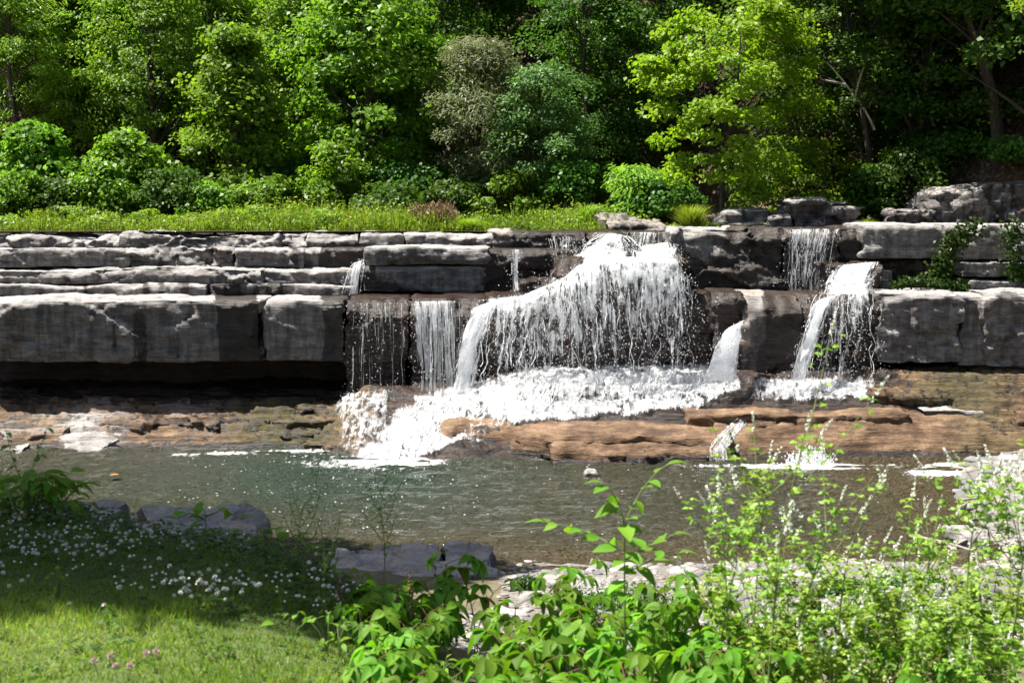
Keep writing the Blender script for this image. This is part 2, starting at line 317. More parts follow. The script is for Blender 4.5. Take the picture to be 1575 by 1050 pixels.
# ------------------------------------------------------------------ terrain functions
def hill_h(x, y):
    """ground behind the crest of the falls"""
    x = np.asarray(x, float); y = np.asarray(y, float)
    flat = 3.86 + .04 * (y - 32).clip(0, 12)
    back = .78 * np.maximum(0, y - 43 + 1.5 * np.sin(x * .25))
    side = 1.05 * np.maximum(0, (x - 8.2) + .45 * (y - 36))
    n = fbm(pv(x * .5, y * .5), 5, 4) * .35 + fbm(pv(x * 2, y * 2), 9, 3) * .08
    h = flat + np.sqrt(back ** 2 + side ** 2) + n * sstep(31.5, 35, y)
    return h
def bank_h(x, y):
    """near bank: lawn, slope to the pool, pool bed, gravel bar"""
    x = np.asarray(x, float); y = np.asarray(y, float)
    ye = np.interp(x, [-2.6, -1.9, -1.3, -.6, .2], [7.25, 6.75, 6.4, 6.0, 5.6]); y2 = y + (6.9 - ye) * (1 - sstep(9, 14, y))
    zl = np.interp(y2, [0, 6.9, 7.6, 8.6, 10.5, 13, 15.5, 17, 19, 26, 31], [2.86, 2.80, 2.5, 2.0, 1.3, .75, .35, .02, -.5, -.8, -.9])
    zr = np.interp(y, [0, 4, 6.5, 8, 10.5, 14, 16.3, 17.4, 19, 26, 31], [2.65, 2.55, 2.25, 1.72, 1.02, .42, .12, -.05, -.5, -.8, -.9])
    zl = np.maximum(zl, -1 + 1.35 * sstep(7.0, 8.0, -x) * (1 - sstep(21, 23, y)))
    k = sstep(-1.1, .4, x + .12 * (y - 5))
    z = zl * (1 - k) + zr * k
    edge = np.interp(y, [16, 17.4, 19, 21, 22.5, 24, 25], [9.5, 6.3, 6.4, 6.8, 7.2, 7.8, 9.2])
    bar = .16 * sstep(0, 1.2, x - edge) + .06
    bar = np.where(y > 16, -.5 + (bar + .5) * sstep(-.5, .25, x - edge), -.9)
    z = np.where(y > 15.5, np.maximum(z, bar * sstep(15.5, 17.2, y) + z * (1 - sstep(15.5, 17.2, y))), z)
    return z + fbm(pv(x * .9, y * .9), 3, 4) * .10 * sstep(7.0, 9, y) + fbm(pv(x * 3, y * 3), 4, 3) * .035
PROF_L = ([24.2, 25.1, 25.45, 25.8, 26.2, 26.7, 27.1, 27.6, 28.6, 30], [-.5, -.25, .05, .24, .40, .55, .72, .86, 1.02, 1.1])
PROF_C = ([23.4, 24.0, 24.4, 25.0, 25.5, 26.0, 26.5, 27.2, 28.0, 30], [-.5, -.2, .04, .30, .52, .76, .97, 1.05, 1.1, 1.1])
PROF_R = ([23.4, 24.4, 24.8, 25.25, 25.6, 26.0, 26.4, 27.0, 28.2, 30], [-.5, -.25, .02, .50, .70, .98, 1.26, 1.38, 1.4, 1.4])
def apron_h(x, y):
    x = np.asarray(x, float); y = np.asarray(y, float)
    jit = fbm(pv(x * .55, y * .2), 21, 3) * .35
    a, b, c = (np.interp(y + jit * s, *p) for p, s in ((PROF_L, 1), (PROF_C, .6), (PROF_R, .7)))
    k1 = sstep(-3.7, -2.7, x); k2 = sstep(-1.0, .3, x)
    z = a * (1 - k1) + b * k1; z = z * (1 - k2) + c * k2
    w_ = fbm(pv(x * .4, y * .8), 33, 3) * .12                     # thin beds: stepped slope
    s = .125; q = (z + w_) / s; fl = np.floor(q); fr = q - fl
    zt = (fl + np.clip((fr - .62) / .38, 0, 1) ** .8 * .94 + .06 * fr) * s - w_
    m = .95 * (1 - .45 * sstep(-3.5, -2.5, x) * (1 - sstep(.5, 2, x)))
    z = z * (1 - m) + zt * m
    return z + facets(pv(x * 1.6, y * 2.4, z * 3), 41) * .08 + facets(pv(x * 4.5, y * 6, z * 6), 43) * .03 + fbm(pv(x * 5, y * 5), 6, 3) * .03

def sheet_terrain(name, xs, ys, fn, mat, attrs=None):
    X, Y = np.meshgrid(xs, ys, indexing='ij'); Z = fn(X, Y)
    V = np.stack([X, Y, Z], -1).reshape(-1, 3)
    a = {k: f(V).ravel() for k, f in (attrs or {}).items()}
    return obj(name, mesh(name, V, gridf(len(xs), len(ys)), mat, a, smooth=True))

# ------------------------------------------------------------------ setting
tag(sheet_terrain('ground', np.concatenate([np.linspace(-60, -12, 25), np.arange(-11.9, 12, .08), np.linspace(12.1, 60, 25)]),
                  np.concatenate([np.linspace(-40, 3, 15), np.arange(3.1, 9, .06), np.arange(9, 31.5, .14)]), bank_h, SOIL), kind='structure')
tag(sheet_terrain('hillside', np.concatenate([np.linspace(-90, -20, 15), np.arange(-19.5, 20, .35), np.linspace(20.5, 90, 15)]),
                  np.concatenate([np.arange(30.6, 60, .4), np.linspace(61, 130, 20)]), hill_h, LITTER), kind='structure')
lx, ly = np.arange(-4.5, .6, .06), np.arange(2.5, 7.4, .06)
X, Y = np.meshgrid(lx, ly, indexing='ij'); V = np.stack([X, Y, bank_h(X, Y) + .006], -1).reshape(-1, 3); Q = gridf(len(lx), len(ly)); yel = np.interp(X, [-2.6, -1.9, -1.3, -.6, .2], [7.25, 6.75, 6.4, 6.0, 5.6]) + .1; ok = ((Y < yel) & (X < .15 - .05 * Y)).ravel()
tag(obj('lawn', mesh('lawn', V, Q[ok[Q].all(1)], LAWN)), kind='structure')
# gravel beach skin (a sheet just above the soil where the shore is stony)
def beach_mask(x, y):
    return sstep(-1.2, .2, x - .1 * (y - 12) + .5 * fbm(pv(x, y), 12, 2)) * sstep(9.0, 10.2, y + .4 * fbm(pv(x * 2, y * 2), 13, 2))
bx, by = np.arange(-3.2, 11.9, .1), np.arange(8.6, 25, .1)
tag(sheet_terrain('gravel_beach', bx, by, lambda x, y: bank_h(x, y) + .03 * beach_mask(x, y) - .04 * (1 - beach_mask(x, y)) + .02 * fbm(pv(x * 9, y * 9), 2, 2), GRAVEL), kind='structure')
# pool
xs, ys = np.arange(-15, 13, .05), np.arange(12, 29, .05)
X, Y = np.meshgrid(xs, ys, indexing='ij')
rip = 1.0 + .6 * sstep(20, 24.5, Y)
Z = (fbm(pv(X * 1.5 + .3 * Y, Y * 4.2), 51, 3) * .07 + np.sin(Y * 19 + 5 * fbm(pv(X * .7, Y * .9), 52, 2) + .9 * X) * .013 * (.5 + vnoise(pv(X * .5, Y * .5), 55)).clip(0, 2) + fbm(pv(X * 6, Y * 9), 53, 2) * .016) * rip
pxx, pyy = PX(np.stack([X, Y, Z * 0], -1))
deep = sstep(16.8, 19.5, Y) * .55 + .5 * np.exp(-(((pxx - 520) / 260) ** 2 + ((pyy - 735) / 55) ** 2))
deep *= 1 - .8 * sstep(3.5, 6.5, X)
pool = obj('pool', mesh('pool', np.stack([X, Y, Z], -1), gridf(len(xs), len(ys)), POOL, {'deep': deep.ravel()}, smooth=True)); tag(pool, kind='structure')
# stream on top of the falls
xs, ys = np.linspace(-16, 11, 120), np.linspace(29.9, 33.2, 18)
X, Y = np.meshgrid(xs, ys, indexing='ij'); Z = 3.905 + fbm(pv(X * 2, Y * 3), 3, 3) * .01
tag(obj('stream', mesh('stream', np.stack([X, Y, Z], -1), gridf(len(xs), len(ys)), POOL, {'deep': .1}, smooth=True)), kind='structure')

# rock shelf at the foot of the falls
def ap_attr(V):
    px, py = PX(V); n = fbm(V * .8, 61, 3)
    wet = .42 + .4 * sstep(520, 640, px) * (1 - sstep(1330, 1400, px)) + .5 * (V[:, 2] < .08) + .5 * sstep(26.9, 27.4, V[:, 1])
    brown = .75 + .35 * sstep(480, 560, px) - .25 * sstep(1430, 1500, px) + .5 * n - .6 * bump1(px, 130, 45) * sstep(620, 650, py)
    moss = .18 + .55 * np.exp(-((px - 440) / 120) ** 2) + .45 * np.exp(-((px - 1480) / 110) ** 2) + .2 * (px < 120)
    return wet, brown, moss
xs, ys = np.concatenate([np.arange(-12.5, 13.2, .055)]), np.concatenate([np.arange(23.4, 27.6, .032), np.arange(27.6, 30.2, .12)])
X, Y = np.meshgrid(xs, ys, indexing='ij'); V = np.stack([X, Y, apron_h(X, Y)], -1).reshape(-1, 3)
wt, br, ms = ap_attr(V)
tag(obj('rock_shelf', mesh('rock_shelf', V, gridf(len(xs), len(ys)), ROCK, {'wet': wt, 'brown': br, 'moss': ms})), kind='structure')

# ------------------------------------------------------------------ rock blocks
def rounded_block(c, h, res, r, facet, rough, strata, seed, fscale=1.2, lip=0.0, tilt=0.0, taper=0.0, wave=0.0, erode=.22):
    Vs, Qs, off = [], [], 0
    n = [max(2, int(math.ceil(2 * h[i] / res)) + 1) for i in range(3)]
    n[1] = max(3, n[1] // 2)
    for ax in range(3):
        a, b = [(1, 2), (2, 0), (0, 1)][ax]
        for sgn in (-1, 1):
            A, B = np.meshgrid(np.linspace(-h[a], h[a], n[a]), np.linspace(-h[b], h[b], n[b]), indexing='ij')
            V = np.zeros(A.shape + (3,)); V[..., a] = A; V[..., b] = B; V[..., ax] = sgn * h[ax]
            q = gridf(n[a], n[b], off)
            Vs.append(V.reshape(-1, 3)); Qs.append(q if sgn > 0 else q[:, ::-1]); off += A.size
    V = np.concatenate(Vs)
    W0 = V + c
    r = r * .6; facet = facet * 1.25
    rr = r * (1 + .7 * fbm(W0 * 1.1, seed + 5, 3)); rr = np.clip(rr, .008, .9 * min(h))[:, None]
    inner = np.maximum(np.array(h) - rr, 0); qn = np.clip(V, -inner, inner); d = V - qn
    nn = nrm(d); V = qn + nn * rr
    W = V + c
    disp = facets(W * fscale * np.array([1, 1, 1.6]), seed) * facet + facets(W * fscale * 3.1 * np.array([1, 1, 2.0]), seed + 30) * facet * .4 + facets(W * fscale * 7.5 * np.array([1, 1, 2.0]), seed + 50) * facet * .16 + fbm(W * 4, seed + 2, 4) * rough
    lay = vnoise(pv(0 * W[:, 0] + .3, .15 * W[:, 0], W[:, 2] * 9 + .6 * fbm(W * .6, seed + 8, 2)), seed + 9)
    hz = nn * np.array([1, 1, .35])
    V = V + hz * disp[:, None] + nn * np.array([1, 1, 0]) * (lay * strata)[:, None]
    tz = (V[:, 2] / h[2] + 1) / 2
    kk = erode * (.35 + 1.3 * np.abs(fbm(pv(W[:, 0] * 1.3, seed), seed + 21, 4)) + .5 * facets(pv(W[:, 0] * 1.7, seed, 0 * W[:, 0]), seed + 22))
    e = np.maximum(0, tz - 1 + np.clip(kk, .02, .7)); fr_ = np.clip(-V[:, 1] / h[1], 0, 1)
    V[:, 1] += e * 2 * h[2] * 1.1 * fr_; V[:, 2] -= e * .12 * h[2] * fr_
    if callable(lip): lip = lip(W[:, 0])
    V[:, 1] += -lip * tz + wave * fbm(pv(W[:, 0] * .6, seed), seed + 4, 3)
    V[:, 2] += tilt * V[:, 0] + taper * V[:, 1] * tz
    V[:, 2] += wave * .35 * fbm(pv(W[:, 0] * .9, seed + 3), seed + 14, 3) * tz
    return V, np.concatenate(Qs)
_bs = [100]
def block(parent, px0, px1, py0, py1, Yf, depth=1.6, name='rock_block', res=.055, r=.06, facet=.09, rough=.05, strata=.02, wet=0., brown=0., moss=0., gap=.004, **kw):
    _bs[0] += 7
    a = P(px0, py0, Yf); b = P(px1, py1, Yf)
    c = np.array([(a[0] + b[0]) / 2, Yf + depth / 2, (a[2] + b[2]) / 2]); h = [(b[0] - a[0]) / 2 - gap, depth / 2, (a[2] - b[2]) / 2]
    V, Q = rounded_block(c, h, res, r, facet, rough, strata, _bs[0], **kw)
    px, py = PX(V + c)
    px = px + 16 * fbm(pv(px * .03, py * .012, _bs[0]), 77, 4); py = py + 8 * fbm(pv(px * .04, py * .04, 9), 78, 3)
    ev = lambda f: f(px, py, V + c) if callable(f) else np.full(len(V), float(f))
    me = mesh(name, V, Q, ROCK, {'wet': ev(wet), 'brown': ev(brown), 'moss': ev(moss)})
    o = obj(name, me, parent)
    base = np.array(parent.location) if parent is not None else np.zeros(3)
    o.location = tuple(c - base); return o
def ledge(label, px, py, Y): return thing('rock_ledge', label, 'rock ledge', P(px, py, Y))

# hidden mass of rock behind the ledges
core = obj('bedrock', None, None, (0, 31, 0)); tag(core, kind='structure')
def core_box(x0, x1, y0, y1, z0, z1):
    c = np.array([(x0 + x1) / 2, (y0 + y1) / 2, (z0 + z1) / 2]); h = [(x1 - x0) / 2, (y1 - y0) / 2, (z1 - z0) / 2]
    _bs[0] += 7; V, Q = rounded_block(c, h, .14, .05, .16, .05, .03, _bs[0])
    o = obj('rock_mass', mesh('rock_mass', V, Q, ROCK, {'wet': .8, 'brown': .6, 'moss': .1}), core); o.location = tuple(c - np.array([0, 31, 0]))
core_box(-14, 13.5, 28.3, 31, .2, 2.42); core_box(-14, 13.5, 29.9, 31.8, 2.3, 3.74)

L1 = ledge('long grey limestone wall with dark wet streaks overhanging the shaded brown shelf', 250, 560, 27)
def wetL(px, py, W):
    return .15 + .85 * sstep(330, 344, px) * (1 - sstep(398, 410, px)) + .85 * sstep(488, 505, px) + .7 * bump1(px, 215, 9) * sstep(468, 490, py) + .6 * bump1(px, 176, 6) * sstep(475, 500, py) * (1 - sstep(530, 550, py)) + .35 * bump1(px, 265, 12) * sstep(500, 540, py)
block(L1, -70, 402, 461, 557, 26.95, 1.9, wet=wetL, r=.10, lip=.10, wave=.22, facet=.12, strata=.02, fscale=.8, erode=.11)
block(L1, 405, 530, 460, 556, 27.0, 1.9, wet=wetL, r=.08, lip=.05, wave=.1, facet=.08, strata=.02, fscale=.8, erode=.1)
L2 = ledge('dark wet brown rock wall behind the thin curtain of falling strands', 640, 600, 27.05)
browntop = lambda px, py, W: .75 + .3 * (W[:, 2] > 2.5)
for a, b, y0 in ((531, 628, 460), (629, 745, 458), (746, 872, 455)):
    block(L2, a, b, y0, 605, 27.05, 1.9, wet=.85, brown=browntop, r=.07, facet=.10, lip=.10, strata=.03, wave=.08)
block(L2, 866, 1052, 398, 602, 26.95, 2.7, wet=.9, brown=.6, r=.12, facet=.2, strata=.03, lip=0, wave=.1)
block(L2, 800, 872, 432, 500, 27.3, 2.2, wet=.9, brown=.6, r=.12, facet=.15, strata=.03)
L3 = ledge('dark brown wet rock columns between the two waterfalls', 1150, 590, 27)
block(L3, 1054, 1098, 452, 590, 26.95, 1.9, wet=.7, brown=.9, r=.07, facet=.14, strata=.04)
block(L3, 1098, 1146, 450, 545, 26.85, 1.9, wet=.75, brown=.55, moss=.2, r=.07, facet=.14, strata=.03)
block(L3, 1094, 1148, 546, 592, 27.1, 1.6, wet=.9, brown=.6, r=.05, facet=.14, strata=.03)
block(L3, 1142, 1232, 453, 592, 26.75, 1.9, wet=lambda px, py, W: .25 + .6 * sstep(1165, 1185, px) + .3 * sstep(520, 540, py), brown=.35, r=.06, facet=.12, strata=.02)
block(L3, 1226, 1352, 452, 592, 27.0, 1.9, wet=.95, brown=.6, r=.09, facet=.16, strata=.03)
L4 = ledge('pale grey squared limestone blocks with open joints beside the smaller waterfall', 1450, 560, 26.8)
block(L4, 1353, 1478, 451, 558, 26.75, 1.9, r=.06, erode=.13, facet=.13, strata=.015, wet=lambda px, py, W: .15 + .25 * bump1(px, 1410, 12))
block(L4, 1479, 1518, 454, 562, 26.8, 1.9, r=.07, erode=.13, facet=.10, strata=.015, wet=.2)
block(L4, 1516, 1640, 449, 565, 26.7, 1.9, r=.08, erode=.13, facet=.16, strata=.015, wet=.2)
L5 = ledge('stacked thin grey slabs with sunlit tops above the long wall', 250, 450, 28.6)
dz = lambda px, py, W: .15 + .7 * bump1(px, 133, 5) + .7 * bump1(px, 220, 7) + .7 * bump1(px, 250, 8) + .7 * bump1(px, 285, 8) + .75 * sstep(315, 325, px) * (1 - sstep(362, 370, px)) + .7 * bump1(px, 390, 8) + .8 * bump1(px, 425, 16)
for a, b in ((-70, 318), (319, 549)):
    block(L5, a, b, 438, 455, 28.45, 1.5, wet=dz, r=.035, facet=.08, strata=.03, res=.04, wave=.2, erode=.3, tilt=float(rng.normal(0, .006)))
for a, b in ((-70, 404), (405, 546)):
    block(L5, a, b, 414, 437, 28.65, 1.5, wet=.15, r=.04, facet=.14, strata=.05, res=.04, wave=.25, erode=.4, tilt=float(rng.normal(0, .008)))
L6 = ledge('thick blocky grey limestone steps below the grassy rim', 300, 412, 29.3)
block(L6, -70, 198, 382, 411, 29.2, 1.3, r=.03, facet=.08, strata=.03, res=.04, wet=.2, wave=.15, erode=.2)
block(L6, 199, 361, 381, 412, 29.3, 1.2, erode=.8, r=.06, facet=.26, strata=.04, res=.04, wave=.2, brown=.2, wet=lambda px, py, W: .12 + .6 * bump1(px, 255, 14))
block(L6, 362, 467, 382, 412, 29.0, 1.3, erode=.45, r=.10, facet=.12, strata=.03, res=.04, wet=lambda px, py, W: .1 + .7 * bump1(px, 452, 8), brown=.1)
block(L6, 468, 562, 381, 412, 29.2, 1.3, r=.04, facet=.07, strata=.012, res=.04, wet=lambda px, py, W: .15 + .8 * sstep(492, 498, px), brown=lambda px, py, W: .6 * sstep(492, 498, px))
L7 = ledge('two-course grey stone wall stepping up beside the main waterfall', 660, 448, 28.6)
block(L7, 557, 748, 409, 449, 28.6, 1.7, r=.05, facet=.08, strata=.02, res=.045, wet=lambda px, py, W: .15 + .8 * (1 - sstep(565, 590, px)) + .6 * sstep(425, 445, py) * (1 - sstep(600, 640, px)))
block(L7, 560, 752, 380, 408, 28.5, 1.8, r=.06, facet=.10, strata=.02, res=.045, wet=.12, wave=.08)
block(L7, 742, 880, 384, 450, 28.65, 1.6, r=.07, facet=.12, strata=.03, res=.045, wet=.85, brown=.45)
L8 = ledge('sunlit rim of grey slabs under the meadow grass', 350, 380, 29.9)
for a, b, t, bo, Yf, f in ((-70, 192, 362, 386, 29.7, .16), (193, 470, 362, 386, 29.6, .2), (471, 552, 359, 382, 29.7, .06), (553, 623, 358, 381, 29.7, .06), (624, 762, 357, 380, 29.55, .08)):
    block(L8, a, b, t, bo, Yf, 1.1, r=.05, facet=f * 1.3, strata=.04, res=.035, wet=.1, wave=.25, erode=.55, tilt=float(rng.normal(0, .012)))
block(L8, 756, 900, 356, 388, 29.4, 1.3, r=.06, facet=.14, strata=.02, res=.045, brown=.35, wet=lambda px, py, W: .2 + .65 * sstep(770, 800, px) + .3 * sstep(370, 385, py))
block(L8, 893, 966, 357, 400, 29.6, 1.3, r=.10, facet=.16, strata=.02, res=.05, wet=.85, brown=.7)
block(L8, 967, 1042, 356, 400, 29.65, 1.3, r=.08, facet=.12, strata=.02, res=.05, wet=.85, brown=.8)
block(L8, 1005, 1042, 374, 400, 28.9, .8, r=.06, facet=.10, strata=.02, res=.05, wet=.8, brown=.8)
L9 = ledge('tall dark rock face with a pale scarred corner above the brown shelf', 1200, 448, 28.5)
block(L9, 1036, 1206, 350, 449, 28.45, 2.2, r=.07, facet=.2, strata=.012, res=.05, fscale=.9, wet=lambda px, py, W: .1 + .75 * sstep(1085, 1125, px + .3 * (py - 400)) + .6 * sstep(395, 420, py), brown=.15)
block(L9, 1206, 1290, 351, 449, 28.55, 2.2, r=.09, facet=.14, strata=.02, res=.05, wet=.9, brown=.5)
block(L9, 1290, 1342, 349, 449, 28.6, 2.2, r=.07, facet=.14, strata=.02, res=.05, wet=.8, brown=.4)
block(L9, 1258, 1352, 404, 450, 28.0, 1.2, r=.08, facet=.12, strata=.02, res=.05, wet=.9, brown=.6)
L10 = ledge('shaded grey slabs hung with green vines on top of the squared blocks', 1450, 450, 28.4)
block(L10, 1326, 1452, 345, 397, 28.3, 2.2, r=.05, facet=.10, strata=.03, res=.05, wet=.2)
block(L10, 1453, 1640, 345, 400, 28.2, 2.2, r=.05, facet=.08, strata=.02, res=.05, wet=.25)
block(L10, 1345, 1500, 398, 452, 28.75, 1.6, r=.05, facet=.16, strata=.04, res=.06, wet=.6, moss=.4, brown=.3)
block(L10, 1350, 1374, 415, 432, 28.2, .8, r=.05, facet=.06, strata=.02, res=.04)
block(L10, 1352, 1372, 433, 450, 28.2, .8, r=.05, facet=.06, strata=.02, res=.04)
block(L10, 1480, 1640, 403, 427, 28.0, 1.4, r=.05, facet=.14, strata=.05, res=.045, wet=.2)
block(L10, 1493, 1640, 432, 449, 27.8, 1.4, r=.05, facet=.12, strata=.04, res=.045, wet=.15)
g = np.random.default_rng(77)
for lab, a0, a1, rows, ms_ in (('stepped mossy brown beds of the shelf below the long overhanging wall', -50, 528, ((25.45, 684, 703), (25.8, 663, 686), (26.12, 643, 665), (26.5, 623, 645)), lambda px: .12 + .5 * bump1(px, 440, 110)),
                            ('stepped mossy olive beds of the shelf below the squared grey blocks', 1392, 1620, ((25.35, 630, 652), (25.75, 604, 630)), lambda px: .2 + .45 * bump1(px, 1470, 110))):
    Ls = ledge(lab, (a0 + a1) / 2, rows[0][2], rows[0][0])
    for Yr, t0, b0_ in rows:
        a = a0 - 60 * g.random()
        while a < a1:
            b = a + 120 + 190 * g.random(); dj = g.normal(0, .09); du = g.normal(0, 3)
            if g.random() < .6:
                gr = .4 * (g.random() < .12)
                block(Ls, a, min(b, a1 + 6), t0 + du, b0_ + 8 + du, Yr + dj, 1.1, r=.05, facet=.15, strata=.05, res=.045, wave=.18, erode=.35, tilt=g.normal(0, .02), wet=.36 + .25 * g.random(), brown=lambda px, py, W, gr=gr: .95 - gr + 0 * px, moss=lambda px, py, W: ms_(px))
            a = b
# big slabs at the pool edge
def slab(label, px0, px1, py0, py1, Yf, depth, **kw):
    p = thing('rock_slab', label, 'rock slab', P((px0 + px1) / 2, py1, Yf + .3)); block(p, px0, px1, py0, py1, Yf, depth, name='slab', **kw); return p
sw = lambda px, py, W: .28 + .5 * (W[:, 2] < .1) + .2 * fbm(W * .9, 3, 2)
slab('long rounded reddish brown slab at the foot of the main cascade', 676, 1132, 662, 735, 24.5, 1.25, r=.25, facet=.11, strata=.03, wet=sw, brown=1.0, lip=lambda x: -.55 + .9 * sstep(.1, .9, x), taper=.07, wave=.3, fscale=.7, erode=.3)
slab('low reddish brown slab lying in the pool before the long rounded slab', 852, 1124, 684, 732, 23.95, 1.2, r=.15, facet=.10, wet=sw, brown=1.0, lip=-.28, taper=.06, wave=.35, fscale=.9, strata=.03, erode=.3)
slab('broad orange brown slab with a splash at its foot below the smaller waterfall', 1104, 1640, 662, 730, 24.25, 1.3, r=.22, facet=.10, strata=.03, wet=sw, brown=1.05, lip=-.75, taper=.08, wave=.25, fscale=.7, erode=.4, moss=lambda px, py, W: .48 * sstep(1380, 1500, px))
slab('thin brown slab spanning the shelf behind the broad orange brown slab', 1056, 1400, 634, 662, 25.25, .7, r=.08, facet=.10, strata=.03, wet=sw, brown=1.0, taper=.06, wave=.2)
slab('grey bleached slab lying on the mossy shelf below the squared blocks', 1418, 1530, 628, 645, 25.5, .7, r=.05, facet=.12, strata=.03, wet=.1, brown=.1, taper=.1)
for a, b, t, bo, Yf, lab in ((-30, 40, 680, 715, 25.3, 'pale grey slab at the water edge with a leafy twig before it'), (92, 166, 684, 712, 25.25, 'flat white bleached slab at the pool edge below the brown shelf')):
    slab(lab, a, b, t, bo, Yf, .8, r=.05, facet=.3, strata=.05, wet=.05, brown=.2, taper=.22, wave=.2, erode=.4)
bl = thing('boulder', 'dark angular boulder standing among grass on the upper rim', 'boulder', P(1265, 348, 30.2))
block(bl, 1218, 1318, 308, 352, 30.2, 1.5, name='rock', r=.12, facet=.35, strata=.02, wet=.4, fscale=1.0, erode=.1)  # wet value darkens the boulder in place of tree shade
bl = thing('boulder', 'small grey boulder beside the dark angular boulder on the rim', 'boulder', P(1200, 348, 30.4)); block(bl, 1186, 1216, 332, 352, 30.4, .6, name='rock', r=.08, facet=.2, strata=.01, wet=.1)
bl = thing('boulder', 'low weathered grey outcrop in grass behind the main waterfall rim', 'boulder', P(980, 355, 31)); block(bl, 932, 1022, 340, 359, 31, 1.4, name='rock', r=.12, facet=.45, strata=.05, wet=.45, brown=.4, taper=.08, erode=.6, wave=.2)
bl = thing('boulder', 'mossy low boulder under the bright maple tree', 'boulder', P(1150, 350, 31)); block(bl, 1120, 1188, 322, 352, 31, 1.2, name='rock', r=.1, facet=.3, strata=.03, wet=.2, moss=.3)
bl = thing('boulder', 'large shaded grey boulder with a sloping face on the dark slope', 'boulder', P(1530, 345, 30.8)); block(bl, 1440, 1660, 282, 350, 30.8, 2.0, name='rock', r=.2, facet=.4, strata=.02, wet=.5, fscale=.7, tilt=.1, erode=.1)  # raised wet value paints the slope's shade into the rock colour
bl = thing('boulder', 'shaded knee-high rock at the foot of the large sloping boulder', 'boulder', P(1430, 346, 30.7)); block(bl, 1372, 1440, 322, 350, 30.6, .8, name='rock', r=.12, facet=.25, strata=.02, wet=.5)  # darkened through wet as well, standing in for shade

